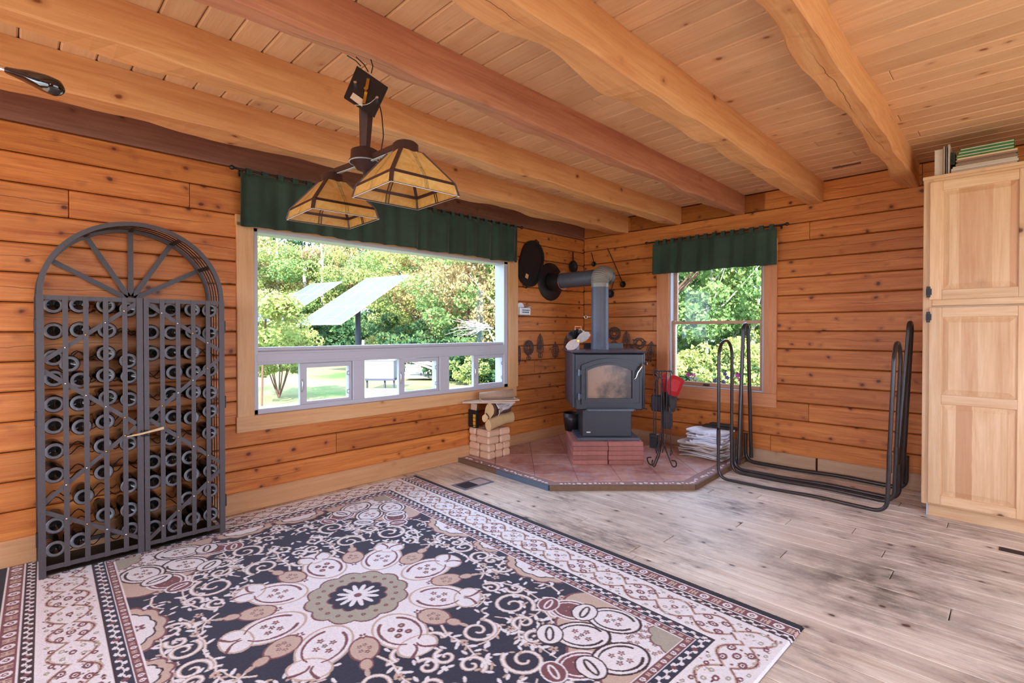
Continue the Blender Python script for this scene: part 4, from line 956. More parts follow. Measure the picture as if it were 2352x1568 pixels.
# bottles, lying base outwards
def bottle_mesh():
    prof = [(0, .252), (.013, .2475), (.020, .2425), (.026, .2425), (.0355, .2405), (.0385, .236), (.0385, .075), (.036, .060), (.024, .035), (.0155, .018), (.0150, -.03), (.0165, -.032), (.0165, -.040), (.0, -.041)]
    prof = [(0, .232), (.012, .236), (.022, .2475), (.027, .2500), (.031, .2505), (.0375, .2465), (.0395, .240), (.0395, .085), (.0372, .068), (.026, .042), (.0155, .022), (.0150, -.018), (.0168, -.020), (.0168, -.028), (.0, -.029)]
    mb = MB(); mb.lathe(prof, 24); return mb
proto_m = bottle_mesh().mesh('wine_bottle'); proto_m.materials.append(M['bottle'])
rm_ = MB(); rm_.lathe([(.0225, .2478), (.0245, .2515), (.0285, .2527), (.0328, .2512), (.0362, .2478)], 24)
for k in range(36): a = k*math.pi/18; c = Vector((math.cos(a)*.0295, math.sin(a)*.0295, .2515)); rm_.box(c-Vector((.0011, .0011, .001)), c+Vector((.0011, .0011, .0024)))
ring_m = rm_.mesh('base_ring'); ring_m.materials.append(M['bottlerim'])
cols = {0: [('A', 265, 185), ('A', 275, 460), ('A', 265, 745), ('A', 262, 965), ('A', 275, 1240), ('A', 270, 1470), ('C', 285, 245), ('C', 290, 485), ('C', 285, 990), ('C', 262, 1230)],
        1: [('A', 565, 185), ('A', 570, 450), ('A', 575, 940), ('A', 572, 1225), ('A', 590, 1475), ('C', 580, 700), ('C', 540, 1135), ('A', 460, 810)],
        2: [('A', 845, 190), ('A', 860, 455), ('A', 850, 700), ('A', 845, 930), ('A', 870, 1165), ('A', 838, 1420), ('C', 775, 190), ('C', 778, 455), ('C', 795, 880)],
        3: [('A', 1085, 230), ('A', 1085, 775), ('A', 1098, 935), ('A', 1095, 1185), ('C', 1030, 165), ('C', 1035, 590), ('C', 1035, 830), ('C', 1045, 1030)],
        4: [('B', 215, 240), ('B', 218, 475), ('B', 225, 700), ('B', 240, 1380), ('D', 250, 395), ('D', 260, 620), ('D', 255, 875), ('D', 262, 1130)],
        5: [('B', 425, 235), ('B', 440, 480), ('B', 440, 690), ('B', 465, 900), ('B', 430, 1130), ('B', 455, 1370), ('D', 455, 130), ('D', 470, 370), ('D', 480, 590), ('D', 505, 1110)],
        6: [('B', 655, 235), ('B', 665, 470), ('B', 650, 685), ('B', 670, 895), ('B', 668, 1112), ('B', 648, 1380), ('D', 665, 345), ('D', 690, 540), ('D', 650, 805), ('D', 705, 1035)],
        7: [('B', 862, 245), ('B', 870, 485), ('B', 872, 870), ('B', 858, 1115), ('B', 848, 1310), ('B', 840, 1540), ('D', 925, 490), ('D', 905, 715), ('D', 905, 985)]}
org = {'A': (60, 660, 4.611), 'B': (300, 660, 4.612), 'C': (60, 980, 4.357), 'D': (300, 980, 4.9)}
ordn = ['first', 'second', 'third', 'fourth', 'fifth', 'sixth', 'seventh', 'eighth', 'ninth', 'tenth']
rbt = random.Random(12)
for ci, lst in cols.items():
    L_ = []
    for (k, x, y) in lst: ox, oy, s_ = org[k]; p = onX(ox+x/s_, oy+y/s_, .275); L_.append((p[2], p[1]))
    L_.sort(reverse=True); last = 9
    for i, (z, y) in enumerate(L_):
        z = max(z, .062); z = min(z, last-.083); last = z
        y = min(max(y, RY0+.062), RY1-.062)
        tilt = rbt.uniform(-.03, .03); yaw = rbt.uniform(-.05, .05)
        m = Matrix.Translation((.018, y, z)) @ Matrix.Rotation(yaw, 4, 'Z') @ Matrix.Rotation(math.pi/2+tilt, 4, 'Y') @ Matrix.Rotation(rbt.uniform(0, 6), 4, 'Z')
        m = Matrix.Translation((.275, y, z)) @ Matrix.Rotation(yaw, 4, 'Z') @ Matrix.Rotation(math.pi/2+tilt, 4, 'Y') @ Matrix.Rotation(rbt.uniform(0, 6), 4, 'Z') @ Matrix.Translation((0, 0, -.250)) @ Matrix.Diagonal((1.07, 1.07, 1, 1))
        lab = 'dark wine bottle lying base outward, column %s from the hearth end, %s bottle down' % (ordn[7-ci], ordn[i])
        o = link('wine_bottle', proto_m, None, None, m); tag(o, lab, 'bottle', 'wine bottles lying in the rack')
        link('base_ring', ring_m, None, o, m)

# ================================================================== HANGING LAMP
LC = atD(838, 362, 1.95); LCv = Vector(LC.tolist())
lamp = empty('hanging_lamp', LCv, 'bronze two-arm hanging lamp with amber art-glass pyramid shades', 'lamp')
bz = M['bronze']
def shade(ctr, zb, side, htop, rot):
    m0 = Matrix.Translation((ctr[0], ctr[1], zb)) @ Matrix.Rotation(rot, 4, 'Z')
    sh = empty('lamp_shade', None, M4=m0); sh.parent = lamp; sh.matrix_basis = PW(lamp).inverted() @ m0
    h = side/2; hi = .044; ap = .040; t = .0025
    def P(u, lev):   # u in -1..1 along the side ; lev 0 rim, 1 apron top, 2 crown
        r, z = {0: (h, 0), 1: (h*.93, ap), 2: (hi, htop)}[lev]; return (u*r, -r, z)
    for k in range(4):
        R = Matrix.Rotation(k*math.pi/2, 4, 'Z'); mk = m0 @ R
        def pane(a, b, c_, d_, nm='glass_panel'):
            v = [Vector(q) for q in (a, b, c_, d_)]; n_ = (v[1]-v[0]).cross(v[2]-v[0]).normalized()*t; v2 = [q+n_ for q in v]
            mb = MB(); mb.add([mk @ q for q in v+v2], [(0, 1, 2, 3), (7, 6, 5, 4), (0, 1, 5, 4), (1, 2, 6, 5), (2, 3, 7, 6), (3, 0, 4, 7)]); mb.build(nm, M['amber'], sh)
        pane(P(-.97, 0), P(-.01, 0), P(-.01, 1), P(-.97, 1)); pane(P(.01, 0), P(.97, 0), P(.97, 1), P(.01, 1))
        pane(P(-.97, 1), P(-.01, 1), P(-.02, 2), P(-.9, 2)); pane(P(.01, 1), P(.97, 1), P(.9, 2), P(.02, 2))
        mb = MB()
        def came(a, b, w=.009, th=.005): mb.bar(mk @ Vector(a), mk @ Vector(b), w, th, (mk.to_3x3() @ Vector((0, -1, .4))))
        mb.bar(mk @ Vector(P(-1, 1)), mk @ Vector(P(-1, 2)), .013, .008, mk.to_3x3() @ Vector((-1, -1, .8))); mb.bar(mk @ Vector(P(-1, 0)), mk @ Vector(P(-1, 1)), .013, .008, mk.to_3x3() @ Vector((-1, -1, 0)))
        came(P(-1, 1), P(1, 1), .011, .006); came(P(-1, 0), P(1, 0), .004, .005); came(P(-1, 2), P(1, 2), .006)
        for s_ in (-1, 1): came(P(s_*.045, 1), P(s_*.15, 2), .0024); came(P(s_*.048, 0), P(s_*.048, 1), .0024)
        came(P(-.042, 1), P(.042, 1), .004)
        for q_ in (.35, .75): a_q, b_q = Vector(P(-.045, 1)).lerp(Vector(P(-.15, 2)), q_), Vector(P(.045, 1)).lerp(Vector(P(.15, 2)), q_); came(a_q, b_q, .0024)
        mb.build('came', bz, sh)
        mb = MB(); mb.bar(mk @ Vector((-h, -h-.001, -.001)), mk @ Vector((h, -h-.001, -.001)), .003, .003); mb.build('rim', M['rim'], sh)
    mb = MB(); mb.lathe([(.0, htop+.04), (.036, htop+.04), (.045, htop+.032), (.045, htop+.004), (.049, htop), (.049, htop-.004), (.034, htop-.006)], 28, m0)
    mb.build('cap', bz, sh)
    for k in range(10):
        a = k*math.pi/5; c = Vector((.0452*math.cos(a), .0452*math.sin(a), htop+.018)); MB().box(c-Vector((.006, .006, .005)), c+Vector((.006, .006, .005))).mesh  # slots are shallow
    b0 = MB(); b0.lathe([(.0, .045), (.014, .05), (.022, .068), (.022, .085), (.012, .105), (.012, .125), (0, .126)], 16, m0); b0.build('bulb', M['white'], sh)
rs = (2.060, -3.792); lsx = (1.560, -3.825)
ROT = math.radians(-2)
shade(rs, 1.675, .268, .150, ROT); shade(lsx, 1.668, .276, .150, ROT)
az = 1.872
for (ex, ey) in (rs, lsx):
    MB().bar((LCv.x, LCv.y, az-.012), (ex+(ex-LCv.x)*.02, ey, az-.006), .012, .020).build('arm', bz, lamp)
    MB().bar((LCv.x, LCv.y, az-.026), (ex, ey, az-.020), .010, .003).build('arm_underside', M['white'], lamp)
    MB().tube([(ex, ey, az+.002), (ex, ey, 1.66+.185)], .012, 12).build('socket_stem', bz, lamp)
hubp = [(0, .035), (.030, .033), (.052, .022), (.054, -.012), (.060, -.016), (.060, -.022), (.048, -.024), (.030, -.050), (.008, -.058), (.006, -.072), (0, -.073)]
MB().lathe(hubp, 28, Matrix.Translation((LCv.x, LCv.y, az))).build('hub', bz, lamp)
MB().lathe([(.056, -.0235), (.0605, -.0235), (.0605, -.0215), (.056, -.0215)], 28, Matrix.Translation((LCv.x, LCv.y, az))).build('hub_ring', M['white'], lamp)
tp0 = Vector(atD(842, 232, 1.95).tolist()); bt0 = Vector((LCv.x, LCv.y, az+.03))
for rr_, n_ in (((.028, .020), 6),): MB().tube([bt0, tp0], .02, n_, radii=[.020, .030], smooth=False).build('column', bz, lamp)
Dp = 1.93
c_tl, c_tr, c_br, c_bl = [Vector(atD(x, y, D).tolist()) for x, y, D in ((820, 151, 1.955), (891, 200, 1.955), (860, 267, 1.895), (790, 222, 1.895))]
nn = (c_tr-c_tl).cross(c_bl-c_tl).normalized(); 
if nn.dot(Vector(_C.tolist())-c_tl) < 0: nn = -nn
mb = MB(); vv = [c_tl, c_tr, c_br, c_bl]; mb.add(vv+[q-nn*.008 for q in vv], [(0, 1, 2, 3), (7, 6, 5, 4), (0, 1, 5, 4), (1, 2, 6, 5), (2, 3, 7, 6), (3, 0, 4, 7)]); mb.build('canopy_plate', M['iron'], lamp)
def onp(x, y, k=.004):
    d = Vector(ray(x, y).tolist()); C_ = Vector(_C.tolist()); t = (c_tl-C_).dot(nn)/d.dot(nn); return C_+d*t+nn*k
a_, b_ = onp(846, 183), onp(836, 240); MB().bar(a_, b_, .011, .004, nn).build('strap', M['brass'], lamp)
MB().tube([onp(841, 212, .002), onp(841, 212, .02)], .008, 10).build('nipple', M['brass'], lamp)
for x, y in ((816, 194), (866, 229)): MB().tube([onp(x, y, .001), onp(x, y, .012)], .006, 10).build('screw', M['chrome'], lamp)
mb = MB(); st4 = [onp(*p, .0015) for p in ((811, 213), (834, 229), (832, 246), (804, 225))]; mb.add(st4+[q-nn*.001 for q in st4], [(0, 1, 2, 3), (7, 6, 5, 4), (0, 1, 5, 4), (1, 2, 6, 5), (2, 3, 7, 6), (3, 0, 4, 7)]); mb.build('rating_label', M['cardboard'], lamp)
hk = Vector((1.775, -3.83, 2.258))
for x, y, dx in ((829, 152, -.012), (846, 165, 0), (853, 168, .02)):
    q = Vector(atD(x, y, 1.955).tolist()); e_ = hk+Vector((dx*1.2, dx*2.5, .004)); mid = (q+e_)/2+Vector((.006, .004, 0)); MB().tube([q, mid, e_], .0022, 6).build('suspension_wire', M['wire'], lamp)
cordp = [Vector(atD(x, y, 1.93).tolist()) for x, y in ((870, 235), (877, 262), (879, 290), (881, 315), (876, 340), (874, 368))]
MB().tube(fillet(cordp, .03, 4), .0022, 6).build('cord', M['wire'], lamp)
MB().tube(fillet([onp(815, 246, .01), onp(845, 250, .02), onp(862, 236, .02), onp(868, 226, .01)], .02, 4), .0012, 5).build('ground_wire', M['tin'], lamp)

# ================================================================== FIREWOOD RACKS (bent black tube)
def rack_tube(lab, x0, x1, y0, y1, h, r, sag, lean, stubs, brace):
    e = empty('firewood_rack', ((x0+x1)/2, (y0+y1)/2, 0), lab, 'firewood rack', 'black tube firewood racks')
    R = .085; zf = r+.002
    for yy in (y0, y1):
        xs = [x0, (x0+x1)/2-.15, (x0+x1)/2+.15, x1]
        pts = [(x0-lean[0]*.35, yy, .42), (x0, yy, zf+.0), (xs[1], yy, zf+.0), (xs[2], yy, zf+sag), (x1, yy, zf), (x1+lean[1]*.35, yy, .42)]
        if yy == y1 and stubs: pass
        MB().tube(fillet(pts, R, 8), r, 12).build('side_rail', M['tube'], e)
    for xx, ln in ((x0, -lean[0]), (x1, lean[1])):
        w = (y1-y0)/2; yc = (y0+y1)/2; xb, xt = xx+ln*.35, xx+ln
        pts = [(xb, y0, .30), (xb, y0, .42)]+[(xt, yc-w*math.cos(a), h-w-r+w*math.sin(a)) for a in np.linspace(0, math.pi, 15)]+[(xb, y1, .42), (xb, y1, .30)]
        MB().tube(pts, r, 12).build('upright_loop', M['tube'], e)
        for yy in (y0, y1): MB().tube([(xb, yy, .28), (xb, yy, .40)], r*1.22, 12).build('sleeve', M['tube'], e)
    return e
rack_tube('shorter black tube firewood rack, in front of its taller twin', 1.915, 3.015, -.765, -.50, 1.13, .0125, .012, (.0, .03), False, False)
def rack2():
    e = empty('firewood_rack', (2.45, -.25, 0), 'taller black tube firewood rack, nearer the log wall', 'firewood rack', 'black tube firewood racks'); r = .0155
    yA, yB = -.405, -.075
    for yy, xl in ((yA, 1.90), (yB, 1.875)):
        pts = [(xl, yy, .26), (xl, yy, r+.002), (2.3, yy, r+.002), (2.6, yy, r+.014), (3.03, yy-.0, r+.002), (3.03, yy, .26)]
        MB().tube(fillet(pts, .085, 8), r, 12).build('side_rail', M['tube'], e)
        for xx in (xl, 3.03): MB().tube([(xx, yy, .22), (xx, yy, .27)], r*1.1, 12).build('sleeve', M['tube'], e)
    for xx in (1.93, 3.045):
        w = .06; yc = (yA+yB)/2; wt = .055
        xb = xx-(.035 if xx > 2.5 else 0); xt = xx+(.02 if xx > 2.5 else 0)
        pts = [(xb, yA+.02, .10)]+[(xt, yc-wt*math.cos(a), 1.27-wt-r+wt*math.sin(a)) for a in np.linspace(0, math.pi, 13)]+[(xb, yB-.02, .10)]
        MB().tube(pts, r, 12).build('upright_loop', M['tube'], e)
    for xx in (1.93, 3.045):
        for yy in (yA+.02, yB-.02): MB().tube([(xx-(.035 if xx > 2.5 else 0), yy, .06), (xx-(.035 if xx > 2.5 else 0), yy, .105)], r*1.1, 10).build('foot_joint', M['tube'], e)
rack2()

# ================================================================== NEWSPAPERS
rn = random.Random(21)
pl = empty('newspaper_pile', (1.58, -.23, HZ), 'slumping knee-high pile of old newspapers on the hearth', 'newspapers')
z = HZ; layers = 24
for k in range(layers):
    h = rn.uniform(.005, .018); ang = rn.uniform(-.40, .30)+(.15 if k > 14 else 0); w = rn.uniform(.160, .225)*(1 if k < 15 else .78); dpt = rn.uniform(.10, .145); cx_, cy_ = 1.585+rn.uniform(-.02, .02)+(.03 if k > 14 else 0), -.25+rn.uniform(-.012, .012)
    nxx, nyy = 14, 5; top = []; bot = []
    ph = rn.uniform(0, 6); am = rn.uniform(.004, .010)
    for j in range(nyy+1):
        for i in range(nxx+1):
            u, v_ = -1+2*i/nxx, -1+2*j/nyy; X, Y = u*w+rn.uniform(-.004, .004), v_*dpt+rn.uniform(-.004, .004)
            dz = am*math.sin(u*4+ph)*math.cos(v_*2+ph) - .006*max(0, abs(u)-.8)*5*(1 if k < 6 else -.6); x_, y_ = X*math.cos(ang)-Y*math.sin(ang), X*math.sin(ang)+Y*math.cos(ang)
            top.append((cx_+x_, cy_+y_, max(z+h+dz, HZ+.003))); bot.append((cx_+x_*.995, cy_+y_*.995, max(z+dz*.9+.001, HZ+.001)))
    N_ = (nxx+1)*(nyy+1); f = []
    for j in range(nyy):
        for i in range(nxx): a = j*(nxx+1)+i; b = a+1; c = a+nxx+2; d = a+nxx+1; f += [(a, b, c, d), (N_+d, N_+c, N_+b, N_+a)]
    ring = [i for i in range(nxx+1)]+[j*(nxx+1)+nxx for j in range(1, nyy+1)]+[nyy*(nxx+1)+i for i in range(nxx-1, -1, -1)]+[j*(nxx+1) for j in range(nyy-1, 0, -1)]
    for i in range(len(ring)): a, b = ring[i], ring[(i+1) % len(ring)]; f.append((b, a, N_+a, N_+b))
    MB().add(top+bot, f, False).build('newspaper', M['paperw'] if k > 14 or k in (4, 9) else (M['paper'] if k % 3 else M['kraft']), pl); z += h*.93
hat = empty('dark_felt_slab', (1.66, -.12, z), 'dark folded cloth on top of the newspaper pile', 'cloth')
MB().box((1.50, -.16, z+.004), (1.80, -.06, z+.022), .008).box((1.56, -.145, z+.02), (1.76, -.07, z+.045), .01).build('cloth', M['charcoal'], hat)
bk = empty('slab_log', (1.86, -.03, HZ), 'rough bark slab standing on end behind the newspapers', 'wood slab')
MB().box((1.800, -.052, HZ), (1.835, -.026, .62), .008).build('slab', M['bark'], bk)

# ================================================================== BRIQUETTE STACK, LOGS, BOARDS
bs = Vector((.292, -1.785)); nb = 0
ex = Vector((0, 1, 0)); 
BW0, BD0, BH0 = .275, .285, .0655   # X extent, Y extent, layer height
rq = random.Random(31)
for k in range(4):
    zc = HZ+k*BH0+.001
    if k < 2: xs_ = [(.0, .140), (.143, .275)]; ys_ = [(0, .095), (.097, .190), (.192, .285)]
    else: xs_ = [(.0, .095), (.098, .272)] ; ys_ = [(0, .145), (.148, .285)]
    for xi, (a, b) in enumerate(xs_):
        for yi, (c, d) in enumerate(ys_):
            j = rq.uniform(-.004, .004); x0 = bs.x-.275
            e = tag(MB().box((x0+a+.0015+j, bs.y+c+.0015, zc), (x0+b-.0015+j, bs.y+d-.0015, zc+BH0-.002), .014).build('sawdust_briquette', M['sog']),
                    'pressed sawdust briquette, %s layer up, %s, %s' % (ordn[k], ['wall side', 'room side'][xi], (['nearest the rug', 'middle', 'farthest from the rug'] if k < 2 else ['rug side', 'stove side'])[yi]), 'briquette', 'sawdust briquettes in the block by the wide window')
zt = HZ+4*BH0
def splitlog(nm, lab, a, b, r, bark, tri=True, squash=.8, seed=0, endm='endgrain'):
    rr = random.Random(seed); a, b = Vector(a), Vector(b); m = frame(a, b-a, (0, 0, 1)); L = (b-a).length; n = 10; prof = []
    for i in range(n):
        t = 2*math.pi*i/n
        if tri and -.5 < math.sin(t) < .5 or not tri: q = r*rr.uniform(.9, 1.08)
        else: q = r*rr.uniform(.72, .95)
        prof.append((q*math.cos(t), q*math.sin(t)*squash))
    segs = 10; v = []
    for k in range(segs+1):
        s = 1+.05*math.sin(k*1.3+seed); bend = .012*math.sin(k/segs*3.1)
        for (y, z_) in prof: v.append(m @ Vector((L*k/segs, y*s*rr.uniform(.96, 1.04)+bend, z_*s*rr.uniform(.96, 1.04))))
    f = [(k*n+i, (k+1)*n+i, (k+1)*n+(i+1) % n, k*n+(i+1) % n) for k in range(segs) for i in range(n)]
    e = empty(nm, a, lab, 'log', 'split firewood on the briquettes'); MB().add(v, f, True).build('bark', bark, e)
    for base, xx in ((v[:n], -.001), (v[-n:], .001)): MB().add([Vector(p)+m.to_3x3().col[0]*xx for p in base], [tuple(range(n))]).build('end_grain', M[endm], e)
    return e, m, L
splitlog('firewood_log', 'barkless split log lying lowest on the briquette block', (.268, -1.765, zt+.044), (.20, -1.40, zt+.066), .052, M['endgrain'], squash=.8, seed=2)
splitlog('firewood_log', 'short split log with pale triangular end under the birch log', (.225, -1.765, zt+.108), (.085, -1.52, zt+.062), .044, M['bark'], seed=4)
eb, mb_, Lb = splitlog('birch_log', 'thick split birch log with curling white bark strips', (.235, -1.72, zt+.165), (.165, -1.43, zt+.155), .078, M['bark'], seed=6)
for k in range(9):
    a0 = math.radians(-10+k*13); w = .014+.006*(k % 3); P = []
    for i in range(9): t = .05+.9*i/8; rr_ = .083+.006*math.sin(i*1.4+k)+(.014 if i in (0, 8) else 0); an = a0-.9*t+.1*math.sin(i+k); P.append((mb_ @ Vector((Lb*t, rr_*math.cos(an)*1., rr_*math.sin(an)*.85+.004)), mb_ @ Vector((Lb*t+.002, rr_*math.cos(an+w/.07), rr_*math.sin(an+w/.07)*.85+.004))))
    v = [q for p in P for q in p]; o_ = MB().add(v, [(2*i, 2*i+1, 2*i+3, 2*i+2) for i in range(8)], True).build('bark_strip', M['birch'], eb); o_.modifiers.new('t', 'SOLIDIFY').thickness = .002
zb = zt+.245
cbx = empty('cardboard_box', (.07, -1.74, zt), 'black and yellow cardboard packet behind the logs', 'box')
MB().box((.012, -1.782, zt+.002), (.120, -1.750, zt+.165), .002).build('carton', M['iron'], cbx)
for k in range(3): MB().box((.080, -1.7845, zt+.03+k*.034), (.112, -1.7822, zt+.058+k*.034)).build('yellow_lettering', M['yellow'], cbx)
MB().box((.082, -1.7845, zt+.012), (.110, -1.7822, zt+.022)).build('yellow_lettering', M['yellow'], cbx)
fl_ = MB(); fl_.add([(.04, -1.778, zt+.165), (.120, -1.778, zt+.165), (.140, -1.790, zt+.225), (.06, -1.790, zt+.225)], [(0, 1, 2, 3)]); o_ = fl_.build('carton_flap', M['cardboard'], cbx); o_.modifiers.new('t', 'SOLIDIFY').thickness = .002
def slab(nm, lab, cat, c, sx, sy, t, rz, mat, tilt=0.):
    m = Matrix.Translation(c) @ Matrix.Rotation(rz, 4, 'Z') @ Matrix.Rotation(tilt, 4, 'Y'); return tag(MB().box((-sx/2, -sy/2, -t/2), (sx/2, sy/2, t/2), .001).build(nm, mat, None, m), lab, cat)
slab('cardboard_sheet', 'wide flat cardboard sheet lying over the birch log', 'cardboard', (.195, -1.685, zb+.004), .26, .47, .006, math.radians(-45), M['cardboard'])
slab('pine_board', 'thin pale board on the cardboard sheet', 'board', (.235, -1.60, zb+.0135), .18, .34, .011, math.radians(-30), M['cardboard'])
m_ = Matrix.Translation((.225, -1.625, zb+.060)) @ Matrix.Rotation(math.radians(52), 4, 'Z') @ Matrix.Rotation(math.radians(87), 4, 'Y')
kr = empty('kraft_paper_roll', None, 'roll of brown kraft paper lying on the boards', 'paper roll', M4=m_)
MB().lathe([(.012, -.155), (.030, -.155), (.044, .155), (.020, .155)], 28).build('roll', M['kraft'], kr, m_)
MB().tube([(.024*math.cos(a)*(1-a*.02), .024*math.sin(a)*(1-a*.02), -.157) for a in np.linspace(0, 12, 40)], .0012, 5).build('inner_wrap', M['cardboard'], kr, m_)
tag(MB().tube([(.115, -1.66, zb+.026), (.11, -1.60, zb+.030), (.105, -1.52, zb+.028)], .010, 8, radii=[.012, .008, .004]).build('red_lighter', M['red'], None), 'long red gas lighter lying behind the kraft roll', 'lighter')

# ================================================================== CABINET AND WHAT IS ON IT
CYF = -.62; CXL = 3.172
cab = empty('pine_cabinet', (3.5, CYF/2, 0), 'tall pale pine pantry cabinet with raised-panel doors', 'cabinet')
cm = M['cab']
MB().box((CXL+.004, CYF+.02, .085), (3.95, -.024, 2.16)).build('carcass', cm, cab)
MB().box((CXL+.03, CYF+.055, 0.001), (3.94, -.03, .085)).build('toe_kick', cm, cab)
MB().box((CXL+.022, CYF+.045, .002), (CXL+.03, CYF+.075, .085)).build('toe_trim', M['white'], cab)
def vplank(nm, x0, x1, z0, z1, y, t, par, mat=None, ch=.003): return plank(nm, ((x0+x1)/2, y, (z0+z1)/2), z1-z0, x1-x0, t, 'up_back', mat or cm, par, ch)
def hplank(nm, x0, x1, z0, z1, y, t, par, mat=None, ch=.003): return plank(nm, ((x0+x1)/2, y, (z0+z1)/2), x1-x0, z1-z0, t, 'back', mat or cm, par, ch)
vplank('stile', CXL, CXL+.045, .085, 2.165, CYF, .02, cab); vplank('stile', 3.655, 3.72, .085, 2.165, CYF, .02, cab)
for z0, z1 in ((.085, .10), (1.355, 1.405), (2.13, 2.165)): hplank('rail', CXL+.045, 3.645, z0, z1, CYF, .02, cab)
hplank('cap', CXL-.004, 3.95, 2.160, 2.182, CYF-.012, .03, cab)
def door(x0, x1, z0, z1, mids, lab):
    d = empty('door', (x0, CYF, z0)); d.parent = cab; d.matrix_basis = PW(cab).inverted() @ Matrix.Translation((x0, CYF, z0))
    y = CYF-.020; s = .062
    vplank('door_stile', x0, x0+s, z0, z1, y, .018, d); vplank('door_stile', x1-s, x1, z0, z1, y, .018, d)
    zs = [z0]+mids+[z1-s]
    for q in zs: hplank('door_rail', x0+s, x1-s, q, q+s, y, .018, d)
    for a, b in zip(zs[:-1], zs[1:]):
        px0, px1, pz0, pz1 = x0+s, x1-s, a+s, b
        mb = MB(); i1, i2 = .006, .034; Y0, Y1 = y+.010, y+.001
        v = []
        for ins, yy in ((0, Y0), (i1, Y0), (i2, Y1)): v += [(px0+ins, yy, pz0+ins), (px1-ins, yy, pz0+ins), (px1-ins, yy, pz1-ins), (px0+ins, yy, pz1-ins)]
        f = [(8, 9, 10, 11)]
        for k in range(2):
            for i in range(4): j = (i+1) % 4; f.append((k*4+i, k*4+j, (k+1)*4+j, (k+1)*4+i))
        c0 = ((px0+px1)/2, y, (pz0+pz1)/2); fr = frame(c0, (0, 0, 1), (-1, 0, 0)); inv = fr.inverted(); mb.add([inv @ Vector(p) for p in v], f); mb.build('door_panel', M['cabpanel'], d, fr)
    return d
d1 = door(3.205, 3.668, 1.395, 2.140, [], ''); d2 = door(3.205, 3.668, .098, 1.345, [.735], '')
for z in (1.445, 1.285, 2.07, .16):
    mb = MB().box((3.192, CYF-.0245, z-.034), (3.212, CYF-.020, z+.034), .002).tube([(3.203, CYF-.028, z-.02), (3.203, CYF-.028, z+.02)], .004, 8)
    if z < 1.9 and z > .2: mb.box((3.19, CYF-.0235, z-.02), (3.218, CYF-.0205, z+.02)); mb.build('hinge', M['iron'], cab)
# books and magazines on top
BT = 2.183; rbk = random.Random(44)
def bookat(lab, x0, x1, z0, z1, y0, y1, cov, pg, grp, cat='book', ang=0.):
    c = Vector(((x0+x1)/2, (y0+y1)/2, (z0+z1)/2)); m = Matrix.Translation(c) @ Matrix.Rotation(ang, 4, 'Z')
    hx_, hy_, hz_ = (x1-x0)/2, (y1-y0)/2, (z1-z0)/2; e = empty('book', None, lab, cat, grp, M4=m)
    if hz_ < hx_:
        MB().box((-hx_, -hy_, -hz_), (hx_, hy_, -hz_+.0015)).box((-hx_, -hy_, hz_-.0015), (hx_, hy_, hz_)).box((-hx_, -hy_, -hz_), (-hx_+.0015, hy_, hz_)).build('cover', cov, e, m)
        MB().box((-hx_+.002, -hy_+.003, -hz_+.0015), (hx_-.003, hy_-.003, hz_-.0015)).build('pages', pg, e, m)
    else:
        MB().box((-hx_, -hy_, -hz_), (-hx_+.0015, hy_, hz_)).box((hx_-.0015, -hy_, -hz_), (hx_, hy_, hz_)).build('cover', cov, e, m)
        MB().box((-hx_+.0015, -hy_+.004, -hz_+.002), (hx_-.0015, hy_-.003, hz_-.004)).build('pages', pg, e, m)
    return e
gs = 'books and magazines on top of the cabinet'
bookat('thick grey binder standing at the end of the cabinet top', 3.222, 3.262, BT, BT+.175, -.585, -.38, M['pages'], M['pages'], gs)
bookat('thin pale book standing beside the grey binder', 3.265, 3.274, BT, BT+.185, -.60, -.40, M['book'], M['pages'], gs)
bookat('slim dark-covered book standing in the upright row', 3.278, 3.284, BT, BT+.18, -.60, -.40, M['charcoal'], M['pages'], gs)
bookat('slim cream book standing next to the green magazine', 3.288, 3.296, BT, BT+.19, -.60, -.40, M['pages'], M['pages'], gs)
zz = BT
for k, (h, cov, pg, lab, x0, x1) in enumerate([(.014, M['book'], M['pages'], 'lowest brown paperback of the lying stack', 3.302, 3.60), (.016, M['pages'], M['pages'], 'white magazine second from the bottom of the lying stack', 3.303, 3.605), (.012, M['pages'], M['pages'], 'pale magazine third from the bottom of the lying stack', 3.31, 3.60), (.012, M['kraft'], M['darkpages'], 'brown magazine in the middle of the lying stack', 3.325, 3.60), (.010, M['charcoal'], M['darkpages'], 'dark thin magazine above the brown magazine', 3.33, 3.595), (.011, M['kraft'], M['darkpages'], 'brown magazine under the yellow one', 3.325, 3.60), (.011, M['yellow'], M['pages'], 'yellow-edged magazine just below the green ones', 3.33, 3.60)]):
    bookat(lab, x0, x1, zz+.0005, zz+h, -.60+rbk.uniform(-.01, .01), -.39, cov, pg, gs); zz += h
for k in range(6):
    h = .010; bookat('green-edged magazine, number %s from the top of the lying stack' % ordn[5-k], 3.325+.004*k, 3.585, zz+.0005, zz+h, -.60+k*.002, -.39, M['greenpaper'], M['pages'] if k % 2 else M['greenpaper'], gs, 'magazine'); zz += h
bookat('small dark green booklet standing between upright books and the lying stack', 3.299, 3.318, BT+.062, BT+.145, -.57, -.43, M['greenpaper'], M['charcoal'], gs)

